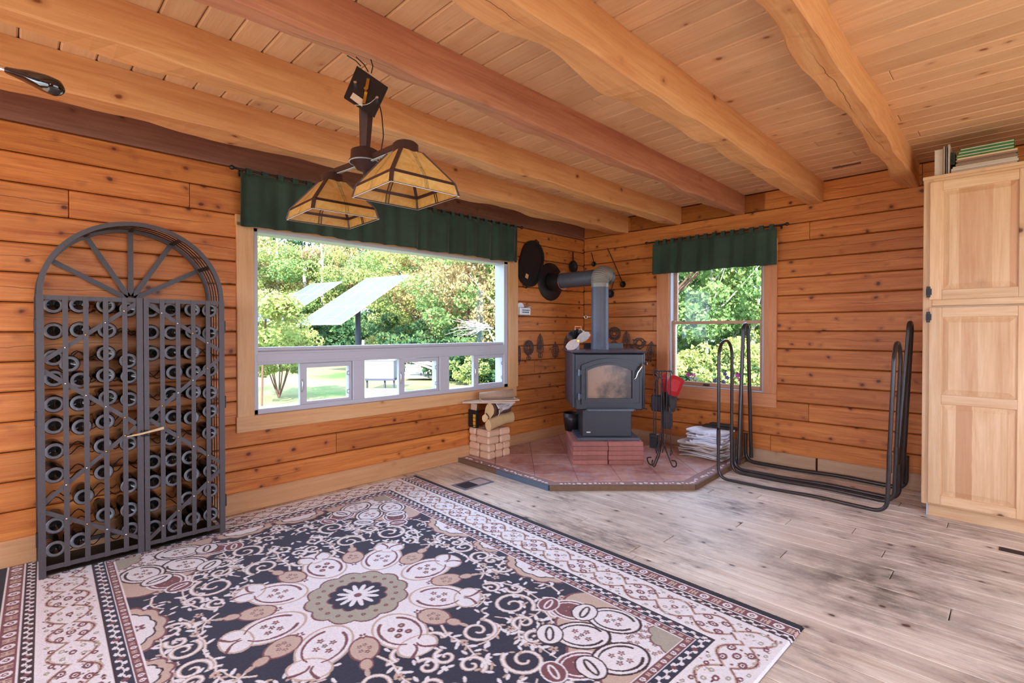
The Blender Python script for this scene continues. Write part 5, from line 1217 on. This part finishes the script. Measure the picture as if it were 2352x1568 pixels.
# ================================================================== THINGS ON THE WALLS
tr0 = Vector(onX(1223, 604, .03).tolist())
def wallframe(y, z, rot=0., x=.004): return frame((x, y, z), (0, math.cos(rot), math.sin(rot)), (0, -math.sin(rot), math.cos(rot)))
mt = wallframe(-.935, 1.895, math.radians(69))
tr = empty('cast_iron_tray', None, 'oval black cast iron griddle with small orange sticker on the wall', 'tray', M4=mt)
def stad(a, b, n=14): return [(a-b+b*math.cos(t), b*math.sin(t)) for t in np.linspace(-math.pi/2, math.pi/2, n)]+[(-(a-b)-b*math.cos(t), b*math.sin(t)) for t in np.linspace(math.pi/2, -math.pi/2, n)]
def sor(x, y): return (x*.92, y)
o_, i_ = stad(.250, .168), stad(.226, .144)
n = len(o_); v = [(x, y, .004) for x, y in o_]+[(x, y, .026) for x, y in o_]+[(x, y, .026) for x, y in i_]+[(x, y, .014) for x, y in i_]
mb = MB(); f = [tuple(range(n-1, -1, -1)), tuple(3*n+i for i in range(n))]
for k in range(3):
    for i in range(n): j = (i+1) % n; f.append((k*n+i, k*n+j, (k+1)*n+j, (k+1)*n+i))
mb.add(v, f).build('plate', M['iron'], tr, mt)
MB().box((-.17, -.010, .0142), (-.125, .032, .0155)).build('sticker', M['copper'], tr, mt)
for s_ in (-1, 1): MB().tube([(s_*.245, -.03, .015), (s_*.268, -.025, .015), (s_*.268, .025, .015), (s_*.245, .03, .015)], .006, 6).build('handle', M['iron'], tr, mt)
def pan(lab, y, z, r, hl, ang, wall='left'):
    if wall == 'left': m = wallframe(y, z, ang)
    else: m = frame((y, -.004, z), (math.cos(ang), 0, math.sin(ang)), (-math.sin(ang), 0, math.cos(ang)))
    e = empty('skillet', None, lab, 'pan', M4=m); MB().lathe([(0, .006), (r*.8, .006), (r, .03), (r*.96, .032), (r*.76, .010), (0, .010)], 26).build('pan', M['iron'], e, m)
    MB().bar((r*.9, 0, .022), (r+hl, 0, .018), .016, .005, (0, 0, 1)).build('handle', M['iron'], e, m)
pan('small round black skillet hanging on the wall behind the stove pipe', -.235, 1.925, .072, .10, math.pi/2)
def ladle(lab, x0, z0, x1, z1, r, d=.03):
    m = Matrix.Identity(4); e = empty('ladle', (x0, -.01, z0), lab, 'ladle'); a, b = Vector((x0, -.012, z0)), Vector((x1, -.02, z1)); MB().tube([a, a.lerp(b, .5)+Vector((0, .004, 0)), b], .004, 6).build('handle', M['iron'], e)
    mm = Matrix.Translation((x1, -.016, z1-.01)) @ Matrix.Rotation(math.pi/2, 4, 'X'); MB().lathe([(0, -.012), (r*.7, -.010), (r, .004), (r*.96, .006), (r*.65, -.006), (0, -.008)], 20, mm).build('bowl', M['iron'], e)
ladle('long-handled iron ladle slanting on the wall right of the stove pipe', .335, 2.13, .545, 1.715, .036); ladle('short iron spoon on the wall in the corner above the pipe', .115, 2.10, .155, 1.975, .030); ladle('iron dipper half hidden behind the stove pipe', .43, 1.78, .385, 1.62, .045)
# tin box with a scoop
m = frame((.004, -1.058, 1.415), (0, 1, 0), (0, 0, 1)); tb = empty('tin_wall_pocket', None, 'small pale tin wall pocket with worn dark lettering beside the wide window', 'tin', M4=m)
MB().box((-.085, -.06, 0), (.07, .018, .06), .006).build('pocket', M['tin'], tb, m); MB().prism([(x*.055-.03, .02+y*.05) for x, y in [(math.cos(t), math.sin(t)) for t in np.linspace(0, math.pi, 10)]], .008, m @ Matrix.Translation((0, 0, 0))).build('backplate', M['tin'], tb)
MB().lathe([(0, 0), (.024, .002), (.026, .05), (.02, .052), (0, .01)], 16, Matrix.Translation((-.055+0, -.085, .0))).build
MB().tube([(.035, .018, .03), (.06, .024, .034), (.085, .030, .036)], .008, 8, radii=[.006, .008, .012]).build('scoop', M['tin'], tb, m)
for r_i, (y_, ww) in enumerate(((-.008, .11), (-.03, .10))):
    for k in range(8): x_ = -.055+k*ww/8; MB().box((x_, y_-.008, .0602), (x_+.009, y_+.006, .0608)).build('worn_letter', M['charcoal'], tb, m)
# trivets: outline kinds drawn in tube, all cast iron
def trivet(lab, wall, u, z, w, h, kind, rot=0.):
    if wall == 'left': m = wallframe(u, z, rot)
    else: m = frame((u, -.004, z), (math.cos(rot), 0, math.sin(rot)), (-math.sin(rot), 0, math.cos(rot)))
    e = empty('trivet', None, lab, 'trivet', 'cast iron trivets on the log walls', M4=m); t = .0035; zc = .010
    def T2(mb, pts, closed=False, r=t): mb.tube([(x*w, y*h, zc) for x, y in pts], r, 6, closed=closed)
    def circ(cx, cy, a, b=None, n=16): b = b or a; return [(cx+a*math.cos(q), cy+b*math.sin(q)) for q in np.linspace(0, 2*math.pi, n, endpoint=False)]
    mb = MB(); hd = MB()
    if kind == 'iron':      # pointed sadiron shape
        ol = [(-.45, -.32), (-.42, 0), (-.28, .3), (0, .5), (.28, .3), (.42, 0), (.45, -.32), (.2, -.38), (-.2, -.38)]; T2(mb, ol, True)
        for s in (-1, 1): T2(mb, [(s*.22, -.36), (s*.24, 0), (s*.1, .28), (0, .42)]); T2(mb, circ(s*.2, -.1, .1, .07), True)
        T2(mb, circ(0, .1, .12, .09), True); T2(mb, circ(0, -.15, .12, .09), True); T2(mb, [(0, -.36), (0, .46)])
        T2(hd, circ(-.14, -.5, .12, .12), True); T2(hd, circ(.14, -.5, .12, .12), True)
    elif kind == 'round':
        T2(mb, circ(0, .1, .48, .38, 24), True); T2(mb, circ(0, .1, .32, .26, 20), True); T2(mb, circ(0, .1, .14, .11), True)
        for k in range(14): a = k*2*math.pi/14; T2(mb, [(.14*math.cos(a), .1+.11*math.sin(a)), (.50*math.cos(a+.2), .1+.40*math.sin(a+.2))], r=.003); T2(mb, circ(.41*math.cos(a), .1+.33*math.sin(a), .06, .05, 8), True, .0028)
        T2(hd, [(0, -.28), (0, -.42)], r=.006); T2(hd, circ(-.1, -.45, .1, .08), True); T2(hd, circ(.1, -.45, .1, .08), True)
    elif kind == 'oval':
        T2(mb, circ(0, .08, .42, .42, 22), True)
        for ix in range(3):
            for iy in range(4): T2(mb, circ(-.24+.24*ix, -.18+.18*iy, .12, .09, 10), True, .003)
        T2(hd, circ(0, -.43, .2, .08, 12), True); T2(hd, [(-.3, -.33), (.3, -.33)], r=.006)
    elif kind == 'leaf':
        T2(mb, [(0, .52), (-.36, .22), (-.44, -.08), (-.26, -.36), (0, -.52), (.26, -.36), (.44, -.08), (.36, .22)], True); T2(mb, [(0, .5), (0, -.5)])
        for k in range(5): y_ = .3-.16*k; T2(mb, [(-.36, y_-.1), (0, y_), (.36, y_-.1)], r=.0032)
        for s in (-1, 1): T2(mb, [(s*.1, .4), (s*.24, 0), (s*.1, -.4)], r=.003)
        T2(hd, circ(0, .55, .05, .05, 8), True)
    elif kind == 'rooster':
        T2(mb, circ(0, 0, .45, .42, 22), True, .005); T2(mb, [(-.3, -.1), (-.1, -.25), (.15, -.2), (.25, .05), (.1, .25), (-.05, .3), (-.2, .15), (-.3, -.1)], True, .006); T2(mb, [(.25, .05), (.42, .2), (.4, -.05), (.2, -.1)], r=.006)
        for k in range(6): a = k*1.05; T2(mb, [(.2*math.cos(a), .2*math.sin(a)), (.44*math.cos(a+.2), .42*math.sin(a+.2))], r=.005)
        T2(hd, [(-.5, .3), (-.4, .25)], r=.007); T2(hd, [(.5, .15), (.42, .1)], r=.007); T2(hd, [(-.1, -.55), (-.1, -.42)], r=.006); T2(hd, [(.12, -.52), (.12, -.42)], r=.006)
    mb.build('grille', M['trivet'], e, m); hd.build('handle', M['trivet'], e, m)
trivet('long oval iron trivet nearest the wide window casing', 'left', -1.115, .945, .072, .19, 'oval')
trivet('round sunburst iron trivet, second from the wide window', 'left', -.965, 1.00, .155, .20, 'round')
trivet('pointed iron trivet with two-ring handle, third from the wide window', 'left', -.785, 1.05, .115, .23, 'iron')
trivet('leaf-shaped iron trivet between the window trivets and the stove', 'left', -.535, .98, .14, .16, 'leaf')
trivet('dark iron trivet just behind the stove-top fan', 'left', -.335, 1.05, .11, .17, 'iron')
trivet('round iron trivet right behind the stove pipe', 'back', .430, 1.145, .17, .19, 'round')
trivet('tall pointed iron trivet between pipe and rooster trivet', 'back', .585, 1.105, .115, .175, 'iron')
trivet('blackened round rooster trivet with open cutwork', 'back', .745, 1.062, .155, .13, 'rooster')
trivet('open wire-like iron trivet next to the narrow window casing', 'back', .88, .99, .115, .19, 'iron', math.radians(-8))
trivet('small iron trivet peeking over the stove top', 'back', .655, 1.00, .07, .09, 'iron')
tag(MB().box((2.60, -.35, CEIL-.004), (2.78, -.32, CEIL-.001)).build('ceiling_splinter', M['bark'], None), 'dark splintered edge on a ceiling plank above the racks', 'splinter')

# ================================================================== FLOOR REGISTER
g4 = [Vector(onZ(x, y, .0).tolist()) for x, y in ((1042, 1113), (1103, 1097), (1141, 1107), (1068, 1129))]
rc_ = sum(g4, Vector())/4
mR = frame((rc_.x, rc_.y, .0), (g4[1]-g4[0]), (g4[2]-g4[1])*-1); mR = frame((.605, -2.235, 0.0), (.0, 1, 0), (-1, 0, 0))
rg = empty('floor_register', None, 'grey metal floor register between the rug corner and the hearth', 'vent', M4=mR)
MB().box((-.150, -.085, 0.0005), (.150, .085, .004), .001).build('plate', M['boxgrey'], rg, mR)
MB().box((-.125, -.062, .004), (.0, .062, .0046)).build('opening', M['iron'], rg, mR)
for k in range(9): x_ = -.118+k*.0145; MB().box((x_, -.06, .0046), (x_+.004, .06, .0062)).build('louver', M['darkpost'], rg, mR)
MB().box((.010, -.060, .004), (.125, .060, .0052), .0005).build('cover_plate', M['tin'], rg, mR)
mq = frame((3.60, -.95, 0), (1, 0, 0), (0, 1, 0)); q_ = empty('floor_register', None, 'small dark floor register in front of the pine cabinet', 'vent', M4=mq)
MB().box((-.06, -.03, .0005), (.06, .03, .003)).build('plate', M['iron'], q_, mq)
for k in range(5): MB().box((-.05, -.024+k*.01, .003), (.05, -.020+k*.01, .004)).build('louver', M['bronze'], q_, mq)

# ================================================================== HANGING PAN HANDLE, upper left
D = 1.12; hnd = empty('hanging_ladle', atD(60, 180, D), 'glossy black turned handle with metal ferrule hanging near the ceiling', 'handle')
ax_ = [Vector(atD(x, y, D).tolist()) for x, y in ((18, 162), (40, 169), (70, 178), (105, 192), (128, 202), (137, 208), (140, 210))]
MB().tube(ax_, .01, 20, radii=[.008, .0105, .0155, .0195, .0185, .012, .002]).build('grip', M['blackplastic'], hnd)
MB().tube([Vector(atD(x, y, D).tolist()) for x, y in ((-4, 156), (8, 159), (20, 163))], .007, 16, radii=[.0075, .0062, .0075]).build('ferrule', M['chrome'], hnd)
e0 = Vector(atD(-4, 156, D).tolist()); MB().tube(fillet([e0, e0+Vector((-.06, -.07, .02)), e0+Vector((-.08, -.10, .30)), (e0.x-.08, e0.y-.10, CEIL)], .04, 6), .004, 8).build('hanger_rod', M['chrome'], hnd)

# ================================================================== OUTDOORS
GZ = -.9
def foliage_mesh(name, seed, n, rx, rz, zc, leaf, blobs=46, low=.0):
    r = np.random.default_rng(seed)
    d = r.normal(size=(blobs, 3)); d /= np.linalg.norm(d, axis=1)[:, None]; rad = r.uniform(.35, 1., blobs)**.6
    bc = d*rad[:, None]*[rx, rx, rz]+[0, 0, zc]; bc[:, 2] = np.maximum(bc[:, 2], low)
    k = r.integers(0, blobs, n); br = r.uniform(.20, .36, blobs)*rx
    o = r.normal(size=(n, 3)); o /= np.linalg.norm(o, axis=1)[:, None]; o *= (r.uniform(.5, 1, n)**.5)[:, None]*br[k][:, None]*[1, 1, .62]
    c = bc[k]+o; c[:, 2] = np.maximum(c[:, 2], low*.5+.05)
    nr = r.normal(size=(n, 3)); nr += [0, 0, .8]; nr /= np.linalg.norm(nr, axis=1)[:, None]
    t = np.cross(nr, r.normal(size=(n, 3))); t /= np.linalg.norm(t, axis=1)[:, None]; b = np.cross(nr, t); L = leaf*r.uniform(.6, 1.25, n)[:, None]
    v = np.stack([c-t*L*.5, c-b*L*.30+t*L*.05, c+t*L*.5, c+b*L*.30+t*L*.05], 1).reshape(-1, 3)
    me = bpy.data.meshes.new(name); me.vertices.add(len(v)); me.vertices.foreach_set('co', v.ravel().astype(np.float32))
    me.loops.add(4*n); me.loops.foreach_set('vertex_index', np.arange(4*n, dtype=np.int32)); me.polygons.add(n); me.polygons.foreach_set('loop_start', np.arange(0, 4*n, 4, dtype=np.int32)); me.update(calc_edges=True)
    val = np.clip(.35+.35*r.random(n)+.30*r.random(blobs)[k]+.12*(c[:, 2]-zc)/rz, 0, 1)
    at = me.attributes.new('leaf', 'FLOAT', 'POINT'); at.data.foreach_set('value', np.repeat(val, 4).astype(np.float32)); return me
protos = {}
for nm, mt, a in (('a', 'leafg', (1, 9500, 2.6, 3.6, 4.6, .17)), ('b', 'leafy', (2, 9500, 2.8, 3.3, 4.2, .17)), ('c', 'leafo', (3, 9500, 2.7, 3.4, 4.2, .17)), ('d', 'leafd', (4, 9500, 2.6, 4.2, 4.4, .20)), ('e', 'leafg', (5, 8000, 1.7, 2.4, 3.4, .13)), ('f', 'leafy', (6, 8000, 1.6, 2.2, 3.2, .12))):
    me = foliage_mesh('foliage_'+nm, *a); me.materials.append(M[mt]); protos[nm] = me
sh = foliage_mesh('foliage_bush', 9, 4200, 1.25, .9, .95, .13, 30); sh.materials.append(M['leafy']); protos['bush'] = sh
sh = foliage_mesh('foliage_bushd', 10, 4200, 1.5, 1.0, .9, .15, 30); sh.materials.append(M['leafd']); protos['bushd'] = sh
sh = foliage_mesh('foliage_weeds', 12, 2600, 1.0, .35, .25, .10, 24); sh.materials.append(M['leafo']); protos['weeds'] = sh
def trunk_mesh(seed, h, r0, nb=5, lean=.25):
    rr = random.Random(seed); mb = MB(); P = [Vector((rr.uniform(-lean, lean)*k/6, rr.uniform(-lean, lean)*k/6, h*k/6-.1)) for k in range(7)]
    mb.tube(P, r0, 7, radii=[r0*(1-.12*k) for k in range(7)])
    for i in range(nb):
        k = rr.randint(2, 5); a = rr.uniform(0, 6.28); p = P[k]; mb.tube([p, p+Vector((math.cos(a)*.6, math.sin(a)*.6, .5)), p+Vector((math.cos(a)*1.4, math.sin(a)*1.4, 1.3))], r0*.3, 5, radii=[r0*.4, r0*.28, r0*.1])
    return mb.mesh('trunk')
tms = {}
for nm, a, mt in (('grey', (1, 7, .13), 'bark'), ('birch', (2, 9, .16), 'birch'), ('thin', (3, 6, .06), 'birch')):
    me = trunk_mesh(*a); me.materials.append(M[mt]); tms[nm] = me
kindlab = {'a': 'leafy green tree', 'b': 'yellow-green maple tree', 'c': 'tan and gold early-autumn tree', 'd': 'dark green dense tree', 'e': 'slender green tree', 'f': 'slender yellow-green tree', 'bush': 'yellow-green shrub', 'bushd': 'dark green bush', 'weeds': 'patch of tan weeds'}
def tree(px, D, kind, sc=1., trunk='grey', sz=1., yaw=0., where='', n=''):
    p = atD(px, 758, D); base = (p[0], p[1], GZ-.02)
    nm = {'bush': 'shrub', 'bushd': 'bush', 'weeds': 'weed_patch'}.get(kind, 'tree'); cat = {'shrub': 'shrub', 'bush': 'bush', 'weed_patch': 'weeds', 'tree': 'tree'}[nm]
    e = empty(nm, None, None, cat, 'greenery beyond the windows', M4=Matrix.Translation(base))
    m = Matrix.Translation(base) @ Matrix.Rotation(yaw, 4, 'Z') @ Matrix.Diagonal((sc, sc, sc*sz, 1))
    f = link('foliage', protos[kind], None, e, m)
    if trunk: link('trunk', tms[trunk], None, e, m)
    TR.append((px, D, kind, e, where)); return e
TR = []
rt = random.Random(77)
rows = [(560, 38, 'b', 1.3, 'grey'), (640, 40, 'b', 1.25, 'birch'), (700, 38.5, 'a', 1.25, 'birch'), (770, 41, 'c', 1.3, 'grey'), (845, 38, 'a', 1.15, 'thin'), (905, 34, 'b', 1.05, 'grey'), (590, 48, 'd', 1.9, 'grey'), (700, 50, 'd', 2., 'grey'), (800, 48, 'd', 1.7, 'grey'), (900, 46, 'a', 1.8, 'grey'), (1000, 44, 'd', 1.9, 'grey'), (1100, 42, 'd', 1.9, 'grey'), (1200, 40, 'd', 1.8, 'grey'),
        (975, 31, 'b', 1.1, 'grey'), (1075, 23, 'a', .95, 'grey'), (1080, 25, 'c', 1.05, 'thin'), (1145, 22, 'c', .95, 'birch'), (1215, 24, 'b', 1., 'grey'), (500, 38, 'a', 1.2, 'grey'), (1010, 31, 'c', 1.2, 'grey'), (1120, 32, 'b', 1.3, 'grey'), (930, 36, 'a', 1.2, 'grey'),
        (620, 42, 'c', 1.15, 'birch'), (740, 38, 'b', 1.05, 'birch')]
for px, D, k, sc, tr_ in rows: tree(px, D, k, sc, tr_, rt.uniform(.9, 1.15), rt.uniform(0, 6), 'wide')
for px, D, k, sc in ((600, 36, 'bushd', 1.7), (680, 36, 'bushd', 1.8), (760, 35, 'bushd', 1.8), (840, 33, 'bushd', 1.8), (900, 30, 'bushd', 1.5), (965, 24, 'bushd', 1.2), (1040, 22, 'bushd', 1.2), (1110, 21, 'bushd', 1.25), (1170, 20, 'bushd', 1.1), (1085, 19.5, 'bush', .8), (990, 22.5, 'bush', .9), (890, 26, 'bush', 1.0)):
    tree(px, D, k, sc, None, rt.uniform(.9, 1.2), rt.uniform(0, 6), 'wide')
rows2 = [(1500, 15, 'e', 1.15, 'grey'), (1560, 17, 'a', .8, 'thin'), (1625, 15.5, 'e', 1.1, 'thin'), (1690, 19, 'a', .95, 'birch'), (1735, 16, 'f', 1.1, 'thin'), (1790, 18, 'e', 1.2, 'grey'), (1850, 17, 'b', .9, 'grey'), (1580, 24, 'd', 1.2, 'grey'), (1680, 25, 'd', 1.3, 'grey'), (1780, 24, 'd', 1.2, 'grey'), (1460, 22, 'd', 1.2, 'grey'), (1400, 19, 'b', 1., 'grey'), (1890, 23, 'd', 1.3, 'grey')]
for px, D, k, sc, tr_ in rows2: tree(px, D, k, sc, tr_, rt.uniform(.95, 1.15), rt.uniform(0, 6), 'narrow')
for px, D, k, sc in ((1560, 13.5, 'bush', .9), (1620, 14, 'bushd', .8), (1690, 13.5, 'bush', .95), (1745, 14.5, 'bushd', .9), (1590, 11, 'weeds', 1.1), (1660, 10.5, 'weeds', 1.2), (1730, 11, 'weeds', 1.1), (1625, 9., 'weeds', 1.), (1700, 9., 'weeds', 1.), (1540, 10, 'weeds', 1.)):
    tree(px, D, k, sc, None, rt.uniform(.9, 1.2), rt.uniform(0, 6), 'narrow')
cnt = {}
for (px, D, k, e, w) in sorted(TR, key=lambda t: t[0]):
    cnt[(k, w)] = cnt.get((k, w), 0)+1
ords = ordn+['eleventh', 'twelfth', 'thirteenth', 'fourteenth']
seen = {}
for (px, D, k, e, w) in sorted(TR, key=lambda t: t[0]):
    i = seen.get((k, w), 0); seen[(k, w)] = i+1
    e['label'] = '%s seen through the %s window, %s such from the left' % (kindlab[k], w, ords[i])
# young shrub close to the house
p = atD(640, 758, 15.6); b = Vector((p[0], p[1], GZ)); e = empty('maple_shrub', b, 'bushy young yellow-green maple with bare stems on the lawn', 'shrub')
me = foliage_mesh('foliage_maple', 21, 5200, 1.02, 1.0, 1.55, .12, 40, .75); me.materials.append(M['leafy']); link('foliage', me, None, e, Matrix.Translation(b))
for k in range(7): a = k*.9; MB().tube([b, b+Vector((math.cos(a)*.18, math.sin(a)*.18, .5)), b+Vector((math.cos(a)*.42, math.sin(a)*.42, 1.3))], .02, 6, radii=[.028, .02, .012]).build('stem', M['bark'], e)
me = foliage_mesh('foliage_maple2', 22, 4200, 1.2, .75, 2.4, .13, 34, 1.6); me.materials.append(M['leafy'])
p = atD(600, 758, 13.5); b2 = Vector((p[0], p[1], GZ)); e = empty('maple_shrub', b2, 'yellow-green maple crown in front of the far solar array', 'shrub'); link('foliage', me, None, e, Matrix.Translation(b2))
MB().tube([b2, b2+Vector((.1, 0, 1.2)), b2+Vector((.05, .1, 2.4))], .03, 6).build('stem', M['bark'], e)
# solar arrays on poles
def array(c, lab, seed):
    az_, ti_ = .2034, .5421; ex_ = Vector((math.cos(az_), math.sin(az_), 0)); s0 = Vector((-math.sin(az_), math.cos(az_), 0)); ey_ = s0*math.cos(ti_)+Vector((0, 0, 1))*math.sin(ti_)
    m = frame(c, ex_, ey_); w, l = 3.3, 5.0; e = empty('solar_array', None, lab, 'solar panel', 'pole-mounted solar arrays on the lawn', M4=m)
    for i in range(3):
        for j in range(3):
            x0, y0 = -w/2+i*w/3, -l/2+j*l/3; mm = m @ Matrix.Translation((x0+w/6, y0+l/6, 0))
            o = MB().box((-w/6+.03, -l/6+.03, .012), (w/6-.03, l/6-.03, .02)).build('cell_panel', M['solar'], e, mm)
            fm = MB(); a, b = w/6-.006, l/6-.006
            fm.box((-a, -b, -.02), (a, -b+.03, .024)).box((-a, b-.03, -.02), (a, b, .024)).box((-a, -b, -.02), (-a+.03, b, .024)).box((a-.03, -b, -.02), (a, b, .024)).build('panel_frame', M['white'], e, mm)
    for x in (-.8, .8): MB().box((x-.03, -2.3, -.10), (x+.03, 2.3, -.03)).build('rail', M['tin'], e, m)
    top = m @ Vector((.35, -.2, -.12)); MB().tube([(top.x, top.y, GZ-.1), (top.x, top.y, top.z)], .13, 16).build('pole', M['darkpost'], e)
    MB().tube([(top.x, top.y, top.z-.25), (top.x, top.y, top.z)], .16, 16).build('pole_head', M['kraft'], e)
array((-19.511, 7.325, 2.748), 'nearer tilted solar array on a thick dark pole', 0); array((-28.2, 7.97, 3.048), 'farther tilted solar array partly behind the maple', 1)
# battery cabinet on legs, platform, timber pile, white post
D0 = 17.5
def at_g(px, D, z): p = atD(px, 758, D); return Vector((p[0], p[1], z))
def obox(name, mat, par, px0, px1, py0, py1, D, dep, ch=0.):
    z0 = CZ-(py1-758.5)*D/1155; z1 = CZ-(py0-758.5)*D/1155; a0 = (px0-1176)/1155*D; a1 = (px1-1176)/1155*D
    m = frame(pos((a0+a1)/2, D+dep/2, (z0+z1)/2), RD, DD); h = (a1-a0)/2; return MB().box((-h, -dep/2, -(z1-z0)/2), (h, dep/2, (z1-z0)/2), ch).build(name, mat, par, m)
e = empty('battery_cabinet', at_g(872, D0, GZ), 'pale grey outdoor cabinet on dark legs seen through the lower middle pane', 'cabinet')
obox('body', M['boxgrey'], e, 836, 904, 826, 870, D0, .5, .01); obox('lid', M['white'], e, 834, 906, 824, 828, D0-.03, .56); obox('latch', M['white'], e, 850, 855, 846, 865, D0-.02, .02); obox('latch', M['white'], e, 894, 899, 845, 864, D0-.02, .02)
obox('frame', M['darkpost'], e, 838, 906, 870, 874, D0, .5)
for x in (842, 883, 904): obox('leg', M['darkpost'], e, x-1.6, x+1.6, 873, 897, D0+.1, .08)
e = empty('timber_platform', at_g(870, 16.5, GZ), 'pale sunlit slatted ground platform below the grey cabinet', 'platform')
for k in range(7): obox('slat', M['white'], e, 826, 930, 893.5+k*4.2, 896.8+k*4.2, 17.0-.36*k, .26)
e = empty('timber_pile', at_g(965, 21, GZ), 'low pile of weathered grey timbers on the lawn', 'timber')
for k in range(5): obox('timber', M['stone'], e, 928+k*1.0, 1006-k*9, 862-k*8.6, 869.6-k*8.6, 21+.15*k, .4, .02)
fb = MB(); 
for (a, b) in (((925, 822), (992, 846)), ((938, 820), (1003, 838)), ((950, 828), (1010, 842))): fb.tube([Vector(atD(*a, 20.2).tolist()), Vector(atD(*b, 20.4).tolist())], .05, 7)
fb.build('loose_branch', M['birch'], e)
e = empty('marker_post', at_g(833, 20.5, GZ), 'short white post beside the near solar pole', 'post'); obox('post', M['white'], e, 831, 836, 781, 862, 20.5, .09)
e = empty('dead_branches', at_g(1095, 19, GZ), 'bare pale dead branches in front of the autumn trees', 'branches'); mb = MB(); rd_ = random.Random(5)
c0 = Vector(atD(1120, 752, 19).tolist())
mb.tube([c0+Vector((.5, .5, -2.2)), c0+Vector((.3, .3, -.9)), c0], .03, 6, radii=[.05, .04, .025])
for k in range(34):
    a = c0+Vector((rd_.uniform(-.4, .2), rd_.uniform(-.4, .2), rd_.uniform(-.1, .1))); b = a+Vector((-.7071, -.7071, 0))*rd_.uniform(.3, 1.1)+Vector((0, 0, rd_.uniform(-.35, .35))); mb.tube([a, a.lerp(b, .5)+Vector((0, 0, rd_.uniform(-.08, .12))), b], .012, 4, radii=[.016, .011, .005])
mb.build('twigs', M['stone'], e)
# window box of petunias outside the narrow window
e = empty('flower_box', (1.55, .36, .50), 'planter of pink and purple petunias outside the narrow window', 'planter')
MB().box((1.05, .162, .36), (2.1, .36, .52), .01).build('trough', M['hedge'], e)
MB().box((1.07, .18, .50), (2.08, .34, .535)).build('soil', M['bristle'], e)
me = foliage_mesh('foliage_pet', 31, 1100, .5, .05, 0, .035, 30); me.materials.append(M['leafg']); o = link('leaves', me, None, e, Matrix.Translation((1.57, .26, .56)) @ Matrix.Diagonal((1., .16, 1, 1)))
M['pink'] = simple('magenta_petal', srgb(222, 40, 170), .5); M['purple'] = simple('violet_petal', srgb(84, 52, 150), .5)
for px, py, c in ((1581, 860, 'pink'), (1594, 861, 'pink'), (1599, 869, 'white'), (1666, 858, 'purple'), (1671, 867, 'purple'), (1695, 862, 'pink'), (1662, 876, 'purple'), (1701, 872, 'pink'), (1642, 874, 'purple'), (1588, 868, 'white')):
    q = Vector(onY(px, py, .24).tolist()); mb = MB()
    for k in range(5): a = k*1.257; c1 = q+Vector((math.cos(a)*.011, -.004, math.sin(a)*.011)); mb.add([q, c1+Vector((math.cos(a+1.2)*.010, 0, math.sin(a+1.2)*.010)), q+Vector((math.cos(a)*.024, -.010, math.sin(a)*.024)), c1+Vector((math.cos(a-1.2)*.010, 0, math.sin(a-1.2)*.010))], [(0, 1, 2, 3)])
    o = mb.build('blossom', M[c], e); MB().tube([q, (q.x, q.y+.02, .53)], .0015, 4).build('stem', M['hedge'], e)
#@@NEXT
